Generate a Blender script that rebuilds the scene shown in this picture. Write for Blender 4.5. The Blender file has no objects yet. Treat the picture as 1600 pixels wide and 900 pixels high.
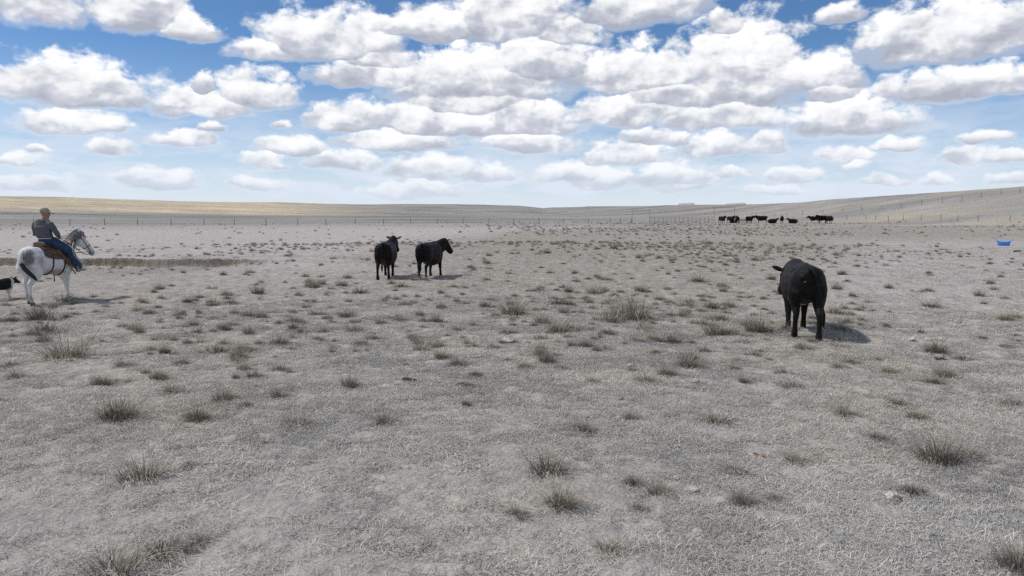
import bpy, bmesh, math, random
import numpy as np
from mathutils import Vector, Matrix, noise as mnoise

random.seed(7)
RNG = np.random.default_rng(11)
SC = bpy.context.scene
COL = SC.collection
R = math.radians

# ------------------------------------------------------------------ camera
CAM_H = 2.30
FPX = 1170.0                       # focal length in photo pixels (1600 wide)
PITCH = math.atan(117.0 / FPX)
cd = bpy.data.cameras.new('camera')
cd.sensor_width = 36.0
cd.lens = 36.0 * FPX / 1600.0
cd.clip_start = 0.1
cd.clip_end = 60000.0
cam = bpy.data.objects.new('camera', cd)
cam.location = (0, 0, CAM_H)
cam.rotation_euler = (math.pi / 2 - PITCH, 0, 0)
COL.objects.link(cam)
SC.camera = cam

SC.render.engine = 'CYCLES'
SC.cycles.max_bounces = 4
SC.cycles.diffuse_bounces = 3
SC.cycles.glossy_bounces = 2
SC.cycles.transmission_bounces = 2
SC.cycles.transparent_max_bounces = 4
SC.cycles.use_adaptive_sampling = True
SC.cycles.adaptive_threshold = 0.012
SC.cycles.adaptive_min_samples = 24
SC.cycles.use_denoising = False
SC.cycles.sample_clamp_indirect = 2.0
SC.view_settings.view_transform = 'Standard'
SC.view_settings.look = 'None'
SC.view_settings.exposure = 0.42
SC.view_settings.gamma = 1.0
SC.view_settings.use_curve_mapping = False

# ------------------------------------------------------------------ sun and sky
SUN_EL = R(54)
SUN_AZ = R(-86)                    # seen from the camera: left, a little ahead (0 = +Y, positive = right)
sun_dir = Vector((math.sin(SUN_AZ) * math.cos(SUN_EL), math.cos(SUN_AZ) * math.cos(SUN_EL), math.sin(SUN_EL)))
sl = bpy.data.lights.new('sun', 'SUN')
sl.energy = 2.15
sl.angle = R(2.5)
sl.color = (1.0, 0.965, 0.91)
so = bpy.data.objects.new('sun', sl)
so.rotation_euler = (-sun_dir).to_track_quat('-Z', 'Y').to_euler()
so.location = (-60, 10, 80)
COL.objects.link(so)

def px_dir(x, y):
    """direction (world) through photo pixel x, y"""
    a, b, c = (x - 800.0), FPX, -(y - 450.0)
    cp, sp = math.cos(PITCH), math.sin(PITCH)
    return Vector((a, b * cp + c * sp, c * cp - b * sp)).normalized()

def px_azel(x, y):
    d = px_dir(x, y)
    return math.degrees(math.atan2(d.x, d.y)), math.degrees(math.asin(d.z))

class NT:
    """small helper to wire node trees"""
    def __init__(self, nt):
        self.nt = nt
    def n(self, typ, **kw):
        nd = self.nt.nodes.new(typ)
        for k, v in kw.items():
            setattr(nd, k, v)
        return nd
    def put(self, sock, v):
        if v is None: return
        if isinstance(v, bpy.types.NodeSocket):
            self.nt.links.new(v, sock)
        else:
            sock.default_value = v
    def math(self, op, a, b=None, c=None, clamp=False):
        nd = self.n('ShaderNodeMath', operation=op, use_clamp=clamp)
        for i, v in enumerate((a, b, c)):
            self.put(nd.inputs[i], v)
        return nd.outputs[0]
    def vmath(self, op, a, b=None, c=None, scale=None):
        nd = self.n('ShaderNodeVectorMath', operation=op)
        for i, v in enumerate((a, b, c)):
            self.put(nd.inputs[i], v)
        if scale is not None: self.put(nd.inputs['Scale'], scale)
        return nd.outputs['Value'] if op in ('LENGTH', 'DOT_PRODUCT', 'DISTANCE') else nd.outputs['Vector']
    def xyz(self, x, y, z):
        nd = self.n('ShaderNodeCombineXYZ')
        for i, v in enumerate((x, y, z)): self.put(nd.inputs[i], v)
        return nd.outputs[0]
    def sep(self, v):
        nd = self.n('ShaderNodeSeparateXYZ'); self.put(nd.inputs[0], v)
        return nd.outputs
    def noise(self, vec, scale, detail=4, rough=0.5, lac=2.0, dist=0.0, dim='3D', typ='FBM', norm=True):
        nd = self.n('ShaderNodeTexNoise', noise_dimensions=dim)
        nd.noise_type = typ
        nd.normalize = norm
        self.put(nd.inputs['Vector'], vec)
        self.put(nd.inputs['Scale'], scale); self.put(nd.inputs['Detail'], float(detail))
        self.put(nd.inputs['Roughness'], rough); self.put(nd.inputs['Lacunarity'], lac)
        self.put(nd.inputs['Distortion'], dist)
        return nd
    def voro(self, vec, scale, feature='F1', detail=0, rough=0.5, lac=2.0, smooth=0.5, dim='3D'):
        nd = self.n('ShaderNodeTexVoronoi', voronoi_dimensions=dim, feature=feature)
        nd.normalize = True
        self.put(nd.inputs['Vector'], vec); self.put(nd.inputs['Scale'], scale)
        self.put(nd.inputs['Detail'], float(detail)); self.put(nd.inputs['Roughness'], rough)
        self.put(nd.inputs['Lacunarity'], lac)
        if feature == 'SMOOTH_F1': self.put(nd.inputs['Smoothness'], smooth)
        return nd
    def maprange(self, v, a, b, c=0.0, d=1.0, smooth=False, clamp=True):
        nd = self.n('ShaderNodeMapRange', interpolation_type='SMOOTHSTEP' if smooth else 'LINEAR')
        nd.clamp = clamp
        for i, q in enumerate((v, a, b, c, d)): self.put(nd.inputs[i], q)
        return nd.outputs[0]
    def ramp(self, fac, stops, interp='LINEAR'):
        nd = self.n('ShaderNodeValToRGB')
        nd.color_ramp.interpolation = interp
        el = nd.color_ramp.elements
        while len(el) > 1: el.remove(el[-1])
        el[0].position, el[0].color = stops[0][0], (*stops[0][1], 1)
        for p, c in stops[1:]:
            e = el.new(p); e.color = (*c, 1)
        self.put(nd.inputs[0], fac)
        return nd.outputs[0]
    def mix(self, fac, a, b, blend='MIX'):
        nd = self.n('ShaderNodeMix', data_type='RGBA', blend_type=blend)
        self.put(nd.inputs[0], fac)
        for s, v in ((nd.inputs[6], a), (nd.inputs[7], b)):
            if isinstance(v, tuple) and len(v) == 3: v = (*v, 1)
            self.put(s, v)
        return nd.outputs[2]

# clouds of the sky: (x0, x1, y_top, y_base, weight, peak) in photo pixels, turned into directions below
CLOUDS = [
    (-60, 140, -60, 40, 1.0), (130, 300, -50, 52, 1.1), (235, 345, 5, 70, .8),
    (345, 470, 55, 98, .9), (400, 640, 8, 100, 1.2), (600, 760, 5, 70, .9), (690, 900, -45, 70, 1.1), (880, 1110, -45, 45, 1.1),
    (470, 690, 88, 138, .95), (590, 900, 60, 168, 1.15), (720, 950, 45, 130, 1.0),
    (900, 1110, 62, 150, 1.1), (1040, 1270, 25, 178, 1.3), (1180, 1360, 72, 150, 1.0), (940, 1180, 110, 172, .9),
    (1330, 1680, -15, 98, 1.25), (1345, 1660, 95, 160, 1.0), (1270, 1370, -5, 42, .45),
    (-50, 265, 84, 168, 1.2), (60, 250, 120, 172, .9), (215, 400, 128, 186, .95), (330, 475, 100, 172, .85), (280, 350, 105, 150, .5),
    (12, 208, 166, 212, 1.1), (232, 342, 198, 230, 1.0), (120, 226, 212, 246, 1.1), (298, 366, 188, 208, .8), (-20, 90, 238, 256, .8), (40, 88, 226, 242, .6),
    (395, 512, 206, 243, 1.1), (376, 462, 233, 263, 1.0), (418, 455, 182, 198, .6),
    (465, 640, 150, 208, 1.0), (560, 770, 148, 212, .95), (510, 740, 200, 236, .9), (470, 605, 228, 268, .95), (590, 765, 236, 284, 1.0),
    (735, 930, 150, 212, 1.05), (880, 1090, 136, 200, 1.0), (730, 920, 196, 242, .85), (900, 1060, 214, 262, .75),
    (1055, 1175, 198, 243, 1.0), (1165, 1240, 194, 240, .95), (800, 1000, 244, 292, .6), (960, 1150, 246, 300, .6),
    (1225, 1450, 144, 215, 1.15), (1270, 1375, 226, 252, .9), (1350, 1448, 208, 236, 1.0), (1300, 1370, 246, 264, .7),
    (1490, 1570, 200, 226, .9), (1470, 1560, 222, 262, .8), (1535, 1640, 229, 252, .9),
    (1095, 1190, 256, 280, .7), (1180, 1300, 256, 284, .75), (1335, 1425, 266, 292, .85), (1430, 1505, 268, 294, .6), (1535, 1640, 266, 290, .85),
    (600, 860, 120, 182, .9), (1010, 1260, 150, 205, .85), (860, 1060, 70, 140, .9), (1240, 1350, 110, 165, .7), (520, 660, 60, 120, .85),
    (560, 700, 20, 62, .9), (820, 960, 20, 75, .95), (1085, 1180, 5, 60, .5), (640, 800, 165, 215, .8), (960, 1080, 190, 232, .8), (860, 1010, 255, 300, .6), (690, 830, 250, 290, .6), (1000, 1120, 270, 305, .5),
    (165, 330, 258, 300, .75), (-40, 130, 262, 304, .55), (330, 470, 272, 300, .45), (540, 760, 275, 312, .5), (1150, 1290, 280, 306, .5),
]
HIGH_CLOUDS = [(-30, 32, 14, 7), (6, 34, 16, 6.5), (38, 30, 13, 6), (-12, 50, 20, 8), (30, 52, 18, 8), (4, 68, 26, 8)]   # az, el, half width, half height

NOISE_AMP = 1.0

def build_world():
    w = bpy.data.worlds.new('World')
    SC.world = w
    w.use_nodes = True
    nt = w.node_tree
    nt.nodes.clear()
    t = NT(nt)
    blobs = []
    for (x0, x1, yt, yb, wt) in CLOUDS:
        u0, _ = px_azel(x0, (yt + yb) / 2); u1, _ = px_azel(x1, (yt + yb) / 2)
        _, vt = px_azel((x0 + x1) / 2, yt); _, vb = px_azel((x0 + x1) / 2, yb)
        c = vb + (vt - vb) * 0.27
        blobs.append(((u0 + u1) / 2, c, (u1 - u0) / 2, vt - c, c - vb, wt))
    for (az, el, hw, hh) in HIGH_CLOUDS:
        blobs.append((az, el, hw, hh * 1.2, hh * .8, 1.0))

    # sort the clouds into rows that do not overlap sideways; each row is one lookup curve over azimuth
    blobs = [(cu, cv, a * (.74 + .37 * wt), bt * (.74 + .37 * wt)) for (cu, cv, a, bt, bb, wt) in blobs]
    blobs.sort(key=lambda q: -q[2])
    rows = []
    for bl in blobs:
        for row in rows:
            if all(abs(bl[0] - o[0]) > 1.22 * (bl[2] + o[2]) for o in row):
                row.append(bl); break
        else:
            rows.append([bl])
    IBT, LXM, CVM = 2.5, 3.0, 80.0
    def row_curve(row, u01):
        row = sorted(row)
        nd = t.n('ShaderNodeRGBCurve')
        cm = nd.mapping
        pts = [[], [], []]
        n = len(row)
        for i, (cu, cv, a, bt) in enumerate(row):
            l = -45.0 if i == 0 else row[i - 1][0] + (cu - row[i - 1][0]) * row[i - 1][2] / (row[i - 1][2] + a)
            r = 45.0 if i == n - 1 else cu + (row[i + 1][0] - cu) * a / (a + row[i + 1][2])
            e = 0.0 if i == 0 else .12
            f = 0.0 if i == n - 1 else .12
            for uu in (l + e, max(l + e + .05, cu - LXM * a), cu, min(r - f - .05, cu + LXM * a), r - f):
                if not (l + e - 1e-6 <= uu <= r - f + 1e-6): continue
                x = (uu + 45) / 90
                pts[0].append((x, cv / CVM)); pts[1].append((x, (1 / bt) / IBT)); pts[2].append((x, min(1, abs(uu - cu) / a / LXM)))
        for c in range(3):
            cur = cm.curves[c]
            P = sorted(set((min(1, max(0, x)), y) for x, y in pts[c]))
            cur.points[0].location = P[0]; cur.points[1].location = P[-1]
            for p_ in P[1:-1]: cur.points.new(*p_)
            for p_ in cur.points: p_.handle_type = 'VECTOR'
        cm.update()
        t.put(nd.inputs['Color'], u01)
        return nd.outputs[0]
    def shape(uv):
        su, sv, _ = t.sep(uv)
        k = t.math('MULTIPLY_ADD', su, 1 / 90.0, 0.5)
        u01 = t.xyz(k, k, k)
        acc = G = None
        for row in rows:
            cv, ib, lx = t.sep(row_curve(row, u01))
            y = t.math('MULTIPLY', t.math('MULTIPLY_ADD', cv, -CVM, sv), t.math('MULTIPLY', ib, IBT))
            yy = t.math('MAXIMUM', y, t.math('MULTIPLY', y, -2.7))
            lx = t.math('MULTIPLY', lx, LXM)
            f = t.math('MULTIPLY_ADD', t.math('SQRT', t.math('MULTIPLY_ADD', yy, yy, t.math('MULTIPLY', lx, lx))), -1.14, 1.14)
            if acc is None: acc, G = f, y
            else:
                m = t.n('ShaderNodeMix', data_type='FLOAT'); m.clamp_factor = True
                t.put(m.inputs[0], t.math('MULTIPLY_ADD', t.math('SUBTRACT', f, acc), 6.0, .5)); t.put(m.inputs[2], G); t.put(m.inputs[3], y)
                G = m.outputs[0]
                acc = t.math('MAXIMUM', acc, f)
        return acc, G

    tc = t.n('ShaderNodeTexCoord')
    d = tc.outputs['Generated']
    x, y, z = t.sep(t.vmath('NORMALIZE', d))
    az = t.math('DEGREES', t.math('ARCTAN2', x, y))
    u = t.math('SUBTRACT', t.math('PINGPONG', t.math('ADD', az, 45.0 + 360.0), 90.0), 45.0)
    el = t.math('DEGREES', t.math('ARCSINE', z))
    uv = t.xyz(u, el, 0.0)
    # low-frequency warp so that the outlines are irregular
    nuv = t.xyz(u, t.math('MULTIPLY', el, 1.5), 0.0)
    w1 = t.noise(nuv, 0.32, 3, 0.55).outputs['Color']
    warp = t.vmath('MULTIPLY', t.vmath('SUBTRACT', w1, (.5, .5, .5)), (3.6, 1.35, 0))
    uvw = t.vmath('ADD', uv, warp)
    off = t.maprange(el, 0.0, 20.0, 0.30, 2.3)

    def billow(vec):
        a = t.voro(vec, 0.56, 'F1', 3, 0.45, 2.3, 0.35, '2D').outputs['Distance']
        a = t.math('MULTIPLY', t.math('MULTIPLY', a, a), 1.9)
        b = t.noise(vec, 0.60, 8, 0.59, dim='2D').outputs['Fac']
        return a, b
    nv = t.vmath('ADD', nuv, t.vmath('MULTIPLY', warp, (0.35, 0.5, 0)))
    a0, b0 = billow(nv)
    a1, b1 = billow(t.vmath('ADD', nv, t.vmath('SCALE', (-0.25, 0.42, 0), scale=t.maprange(off, .3, 2.3, .5, 1.3))))
    l0 = t.noise(nv, 0.33, 3.2, 0.55, dim='2D').outputs['Fac']
    l1 = t.noise(t.vmath('ADD', nv, (-0.6, 1.1, 0)), 0.33, 3.2, 0.55, dim='2D').outputs['Fac']
    lump = t.math('SUBTRACT', l0, l1)
    hz2 = t.math('POWER', t.maprange(el, 0.0, 9.0, 1.0, 0.0), 1.7)
    hzf = t.math('MULTIPLY', hz2, 0.75)
    lowfade = t.maprange(el, 0.2, 3.5, 0.55, 0.985)
    def cloud_layer():
        def nz(a, b):
            return t.math('MULTIPLY_ADD', t.math('SUBTRACT', b, 0.5), NOISE_AMP, t.math('MULTIPLY_ADD', a, -0.62, 0.10))
        s0, grad = shape(uvw)                             # grad: 1 at a cloud's top, -0.37 at its base
        n0, n1 = nz(a0, b0), nz(a1, b1)
        grad = t.maprange(grad, -.37, .9, -.62, .5, clamp=True)
        amp = t.maprange(grad, -0.45, 0.05, 0.40, 1.0)   # flat bases, billowing tops
        D0 = t.math('MULTIPLY_ADD', n0, amp, s0)
        alpha = t.math('MULTIPLY', t.maprange(D0, -0.04, t.maprange(amp, .4, 1, .55, .40), 0, 1, smooth=True), lowfade)
        core = t.maprange(D0, 0.1, 1.0, 0, 1)
        emb = t.math('MULTIPLY_ADD', t.math('SUBTRACT', n0, n1), 0.46, t.math('MULTIPLY', grad, 1.28))
        emb = t.math('MULTIPLY_ADD', lump, 1.55, emb)
        lit = t.maprange(emb, -0.80, 0.32, 0, 1)
        lit = t.math('MAXIMUM', lit, t.math('SUBTRACT', 0.72, t.math('MULTIPLY', core, 1.8)))
        ccol = t.ramp(lit, [(0.0, (.40, .42, .495)), (.35, (.55, .575, .645)), (.62, (.81, .82, .845)), (1.0, (1.0, 1.0, 1.01))])
        ccol = t.mix(hzf, ccol, (.68, .75, .86))         # distant clouds fade into the pale air
        bc = t.n('ShaderNodeBackground'); t.put(bc.inputs[0], ccol); bc.inputs[1].default_value = 0.80
        m = t.n('ShaderNodeMixShader'); t.put(m.inputs[0], alpha); t.put(m.inputs[1], under); t.put(m.inputs[2], bc.outputs[0])
        return m.outputs[0]
    veil = t.noise(t.xyz(t.math('MULTIPLY', u, .35), t.math('MULTIPLY', el, 1.3), 3.0), 0.5, 5, .6).outputs['Fac']
    vfac = t.math('MULTIPLY', t.maprange(veil, .22, .55), t.maprange(el, 2.5, 9.5, 1.0, 0.0))
    hb = t.math('POWER', t.maprange(el, -0.5, 12.0, 0.97, 0.0), 1.7)

    sky = t.n('ShaderNodeTexSky', sky_type='NISHITA')
    sky.sun_disc = False
    sky.sun_elevation = SUN_EL
    sky.sun_rotation = SUN_AZ
    sky.altitude = 2200
    sky.air_density = 1.0
    sky.dust_density = 0.3
    sky.ozone_density = 4.5
    b_sky = t.n('ShaderNodeBackground'); hsv = t.n('ShaderNodeHueSaturation'); hsv.inputs['Saturation'].default_value = 1.12; t.put(hsv.inputs['Color'], sky.outputs[0]); t.put(b_sky.inputs[0], hsv.outputs[0]); b_sky.inputs[1].default_value = 0.080
    b_veil = t.n('ShaderNodeBackground'); b_veil.inputs[0].default_value = (.66, .725, .83, 1); b_veil.inputs[1].default_value = 0.82
    m1 = t.n('ShaderNodeMixShader'); t.put(m1.inputs[0], t.math('MAXIMUM', vfac, hb)); t.put(m1.inputs[1], b_sky.outputs[0]); t.put(m1.inputs[2], b_veil.outputs[0])
    under = m1.outputs[0]
    ground_side = t.n('ShaderNodeMixShader'); t.put(ground_side.inputs[0], t.math('GREATER_THAN', el, -0.5))
    t.put(ground_side.inputs[1], b_veil.outputs[0]); t.put(ground_side.inputs[2], cloud_layer())
    out = t.n('ShaderNodeOutputWorld'); t.put(out.inputs[0], ground_side.outputs[0])
    w.cycles.sampling_method = 'NONE'
build_world()

# ------------------------------------------------------------------ object helpers
def tag(o, label=None, cat=None, group=None, kind=None):
    if label: o['label'] = label
    if cat: o['category'] = cat
    if group: o['group'] = group
    if kind: o['kind'] = kind
    return o

def link(name, me, parent=None, loc=None, rot=None, scale=None):
    o = bpy.data.objects.new(name, me)
    COL.objects.link(o)
    if parent is not None: o.parent = parent
    if loc is not None: o.location = loc
    if rot is not None: o.rotation_euler = rot
    if scale is not None: o.scale = (scale,) * 3 if isinstance(scale, (int, float)) else scale
    return o

def mesh_np(name, verts, faces, mat=None, smooth=False):
    me = bpy.data.meshes.new(name)
    verts = np.asarray(verts, dtype=np.float32)
    if isinstance(faces, np.ndarray):
        nf, k = faces.shape
        me.vertices.add(len(verts)); me.vertices.foreach_set('co', verts.ravel())
        me.loops.add(nf * k); me.loops.foreach_set('vertex_index', faces.astype(np.int32).ravel())
        me.polygons.add(nf)
        me.polygons.foreach_set('loop_start', np.arange(0, nf * k, k, dtype=np.int32))
        me.update(calc_edges=True)
        me.validate()
    else:
        me.from_pydata([tuple(v) for v in verts], [], faces)
    if mat: me.materials.append(mat)
    if smooth:
        me.polygons.foreach_set('use_smooth', np.ones(len(me.polygons), dtype=bool))
    return me

def new_mat(name):
    m = bpy.data.materials.new(name)
    m.use_nodes = True
    m.node_tree.nodes.clear()
    t = NT(m.node_tree)
    out = t.n('ShaderNodeOutputMaterial')
    bs = t.n('ShaderNodeBsdfPrincipled')
    t.put(out.inputs[0], bs.outputs[0])
    return m, t, bs

def plain_mat(name, col, rough=0.7, var=0.18, scale=12.0, spec=0.3, metallic=0.0, bump=0.0):
    m, t, bs = new_mat(name)
    tc = t.n('ShaderNodeTexCoord').outputs['Object']
    nz = t.noise(tc, scale, 5, .6).outputs['Fac']
    lo = tuple(c * (1 - var) for c in col); hi = tuple(min(1, c * (1 + var)) for c in col)
    t.put(bs.inputs['Base Color'], t.ramp(nz, [(.3, lo), (.7, hi)]))
    bs.inputs['Roughness'].default_value = rough
    bs.inputs['Specular IOR Level'].default_value = spec
    bs.inputs['Metallic'].default_value = metallic
    if bump:
        b = t.n('ShaderNodeBump'); b.inputs['Strength'].default_value = bump; b.inputs['Distance'].default_value = .02
        t.put(b.inputs['Height'], nz); t.put(bs.inputs['Normal'], b.outputs[0])
    return m

# ------------------------------------------------------------------ terrain
def _hash(ix, iy, seed):
    h = (ix.astype(np.int64) * 374761393 + iy.astype(np.int64) * 668265263 + seed * 974711) & 0x7fffffff
    h = (h ^ (h >> 13)) * 1274126177 & 0x7fffffff
    return ((h ^ (h >> 16)) & 0xffff) / 65535.0
def vnoise(x, y, seed=0):
    x = np.asarray(x, float); y = np.asarray(y, float)
    ix, iy = np.floor(x), np.floor(y); fx, fy = x - ix, y - iy
    fx = fx * fx * (3 - 2 * fx); fy = fy * fy * (3 - 2 * fy)
    a = _hash(ix, iy, seed); b = _hash(ix + 1, iy, seed); c = _hash(ix, iy + 1, seed); d = _hash(ix + 1, iy + 1, seed)
    return (a + (b - a) * fx) * (1 - fy) + (c + (d - c) * fx) * fy - 0.5
def sstep(a, b, v):
    q = np.clip((v - a) / (b - a), 0, 1); return q * q * (3 - 2 * q)

# skyline seen from the stand point: photo x, photo y of the crest, distance of the crest, distance where the slope begins
SKY = [(-1400, 318, 900, 260), (-500, 312, 900, 250), (0, 307, 900, 230), (100, 309, 930, 230), (200, 312, 960, 240), (300, 315, 1000, 240), (400, 317, 1100, 250), (500, 319, 1200, 260),
       (600, 319.5, 1300, 270), (700, 320, 1350, 280), (800, 321, 1350, 290), (815, 321.6, 1400, 290), (832, 323.2, 1450, 290), (848, 325, 1500, 290), (872, 324.2, 1250, 280), (940, 322.5, 900, 260),
       (1050, 321, 640, 235), (1100, 320, 520, 222), (1180, 319, 420, 214), (1250, 316, 360, 205), (1300, 311, 320, 196), (1400, 304.5, 290, 176), (1500, 298, 270, 160), (1600, 291, 262, 150),
       (1800, 280, 250, 140), (2400, 285, 260, 150), (3400, 310, 500, 200)]
_az, _el, _rc, _rs = [], [], [], []
for (x, y, rc, rs) in SKY:
    d = px_dir(x, y)
    _az.append(math.atan2(d.x, d.y)); _el.append(d.z / math.hypot(d.x, d.y)); _rc.append(rc); _rs.append(rs)
_o = np.argsort(_az)
_az, _el, _rc, _rs = [np.array(v)[_o] for v in (_az, _el, _rc, _rs)]

def bank_y(x):
    return 37.6 + 0.55 * vnoise(x * .35, x * 0 + 3.3, 5) + 0.5 * vnoise(x * 1.1, x * 0 + 1.3, 6) + 0.18 * vnoise(x * 3.7, x * 0 + 8.3, 8)

def terrain(x, y):
    x = np.asarray(x, float); y = np.asarray(y, float)
    r = np.hypot(x, y); az = np.arctan2(x, y)
    el = np.interp(az, _az, _el); rc = np.interp(az, _az, _rc); rs = np.interp(az, _az, _rs)
    top = CAM_H + el * rc
    q = np.clip((r - rs) / (rc - rs), 0, 1)
    f = q * q * (2.2 - 1.2 * q)                       # concave foot, steady slope to the crest
    hill = top * f
    hill = np.where(r > rc, top + (r - rc) * (el * .55 - 0.002), hill)
    far = sstep(120, 500, r)
    hill = hill + far * (vnoise(x / 150, y / 150, 24) * 3.0 + vnoise(x / 60, y / 60, 21) * 1.6 + vnoise(x / 23, y / 23, 22) * .45) * np.clip(r / 900, .25, 1.2) * sstep(0, .3, q) * (1 - .8 * sstep(.85, 1.0, q))
    # gentle swell of the flat and its small lumps
    flat = (vnoise(x / 17, y / 17, 1) * 0.16 + vnoise(x / 6, y / 6, 2) * 0.07) * sstep(3, 14, r)
    lum = vnoise(x / 1.1, y / 1.1, 3) * 0.05 + vnoise(x / .42, y / .36, 4) * 0.045 + vnoise(x / .17, y / .13, 9) * 0.036 + vnoise(x / .09, y / .07, 10) * 0.018
    flat = flat + lum * (1 - sstep(40, 90, r))
    # the washed-out hollow with its cut bank, left
    by = bank_y(x)
    mx = 1 - sstep(-15.5, -10.6, x)
    dep = -0.36 * mx * sstep(26.0, 36.0, y) * (1 - sstep(by - 0.10, by + 0.22, y))
    lip = 0.07 * mx * sstep(by - .1, by + .2, y) * (1 - sstep(by + .4, by + 4, y))
    return hill + flat * (1 - sstep(150, 260, r)) + dep + lip

def gz(x, y):
    return float(terrain(np.array([x]), np.array([y]))[0])

def ground_at(px, py):
    """the spot on the ground that photo pixel px, py shows"""
    d = px_dir(px, py)
    lo = 3.0
    o = Vector((0, 0, CAM_H))
    tt = np.concatenate([np.linspace(3, 60, 3000), np.linspace(60, 400, 4000)])
    X, Y, Z = d.x * tt, d.y * tt, CAM_H + d.z * tt
    k = np.argmax(Z < terrain(X, Y))
    if Z[k] >= terrain(X[k:k+1], Y[k:k+1])[0]: k = len(tt) - 1
    return Vector((X[k], Y[k], float(terrain(X[k:k+1], Y[k:k+1])[0])))

def at_dist(px, Y):
    """ground spot under photo column px at depth Y (column measured near the horizon)"""
    x = (px - 800.0) / FPX * Y / math.cos(PITCH) * 1.0
    return Vector((x, Y, gz(x, Y)))

def ground_material():
    m, t, bs = new_mat('dry pasture soil')
    tc = t.n('ShaderNodeTexCoord').outputs['Object']
    x, y, z = t.sep(tc)
    big = t.noise(tc, 0.035, 4, .55).outputs['Fac']
    mid = t.noise(tc, 0.33, 5, .6).outputs['Fac']
    fine = t.noise(tc, 9.0, 6, .68).outputs['Fac']
    vfine = t.noise(t.vmath('MULTIPLY', tc, (1, 1.6, 1)), 46.0, 4, .65, dist=.8).outputs['Fac']
    soil = t.ramp(fine, [(.25, (.22, .213, .21)), (.5, (.355, .346, .342)), (.75, (.48, .47, .465))])
    thatch = t.ramp(vfine, [(.30, (.17, .166, .158)), (.5, (.38, .371, .352)), (.72, (.60, .587, .56))])
    pale = t.ramp(fine, [(.3, (.37, .361, .368)), (.7, (.48, .469, .476))])
    # bare pale flat left of the middle distance, grassier to the right and near
    r = t.math('SQRT', t.math('ADD', t.math('MULTIPLY', x, x), t.math('MULTIPLY', y, y)))
    az = t.math('ARCTAN2', x, y)
    azn = t.math('ADD', az, t.math('MULTIPLY', t.math('SUBTRACT', big, .5), .35))
    lim = t.maprange(y, 40, 120, -.20, .12)
    bare_l = t.math('MULTIPLY', t.maprange(t.math('SUBTRACT', azn, lim), -.10, .08, 1, 0, smooth=True), t.maprange(y, 20, 38))
    bare_r = t.math('MULTIPLY', t.maprange(azn, .34, .46, 0, .8, smooth=True), t.math('MULTIPLY', t.maprange(y, 12, 24), t.maprange(y, 55, 75, 1, 0)))
    bare = t.math('MAXIMUM', bare_l, bare_r)
    gfac = t.maprange(mid, .36, .60, .25, 1, smooth=True)
    base = t.mix(gfac, soil, thatch)
    # greener, darker sward in the middle of the pasture
    sward = t.math('MULTIPLY', t.math('MULTIPLY', t.maprange(y, 14, 24), t.maprange(big, .35, .62, .55, 1.0)), .75)
    base = t.mix(sward, base, t.ramp(vfine, [(.3, (.16, .157, .146)), (.52, (.30, .294, .275)), (.75, (.46, .45, .42))]))
    base = t.mix(t.math('MULTIPLY', bare, .9), base, pale)
    patch = t.noise(tc, .8, 4, .6).outputs['Fac']
    base = t.mix(t.maprange(patch, .35, .65, 0, 1), t.mix(1.0, base, (.90, .882, .885), 'MULTIPLY'), t.mix(1.0, base, (1.04, 1.02, .97), 'MULTIPLY'))
    dirt = t.maprange(t.noise(tc, .45, 5, .65).outputs['Fac'], .60, .70, 0, .55)
    base = t.mix(dirt, base, t.mix(1.0, base, (.92, .80, .66), 'MULTIPLY'))
    streak = t.noise(t.vmath('MULTIPLY', tc, (1.0, .55, 1)), 3.2, 6, .72, dist=.6).outputs['Fac']
    sk = t.ramp(streak, [(.34, (.58, .575, .565)), (.5, (.97, .965, .955)), (.68, (1.22, 1.21, 1.19))])
    base = t.mix(t.math('MULTIPLY', t.maprange(bare, 0, 1, 1, .45), t.maprange(y, 4, 12, .35, 1)), base, t.mix(1.0, base, sk, 'MULTIPLY'))
    # straw coloured open range further out
    straw = t.ramp(t.noise(tc, .06, 6, .65).outputs['Fac'], [(.3, (.38, .335, .255)), (.6, (.54, .475, .365)), (.8, (.60, .535, .42))])
    grey = t.ramp(t.noise(t.vmath('MULTIPLY', tc, (1, 2.2, 1)), .02, 7, .7).outputs['Fac'], [(.3, (.21, .208, .20)), (.52, (.285, .282, .275)), (.75, (.36, .353, .335))])
    tanf = t.math('MULTIPLY', t.maprange(t.math('ADD', az, t.math('MULTIPLY', t.math('SUBTRACT', big, .5), .25)), -.34, -.12, 1, 0, smooth=True), t.maprange(t.math('ADD', r, t.math('MULTIPLY', mid, 120)), 470, 560))
    rightf = t.math('MULTIPLY', t.maprange(az, .12, .45), t.maprange(t.noise(t.vmath('MULTIPLY', tc, (.4, 1, 1)), .03, 5, .6).outputs['Fac'], .42, .6))
    farc = t.mix(t.math('MAXIMUM', tanf, t.math('MULTIPLY', rightf, .55)), grey, straw)
    base = t.mix(t.maprange(t.math('ADD', r, t.math('MULTIPLY', t.math('SUBTRACT', big, .5), 60)), 105, 165, 0, 1, smooth=True), base, farc)
    # raw earth of the cut bank: steep faces
    nrm = t.sep(t.n('ShaderNodeNewGeometry').outputs['True Normal'])
    steep = t.math('MULTIPLY', t.maprange(nrm[2], .92, .70), t.maprange(r, 60, 70, 1, 0))
    raw = t.ramp(t.noise(t.vmath('MULTIPLY', tc, (6, 6, 1.5)), 1.0, 5, .7).outputs['Fac'], [(.3, (.10, .084, .066)), (.7, (.24, .207, .168))])
    base = t.mix(steep, base, raw)
    base = t.mix(1.0, base, (1.14, 1.10, 1.05), 'MULTIPLY')
    brush = t.noise(t.vmath('MULTIPLY', tc, (.35, 1.0, 1)), .022, 6, .7, dist=.5).outputs['Fac']
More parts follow.
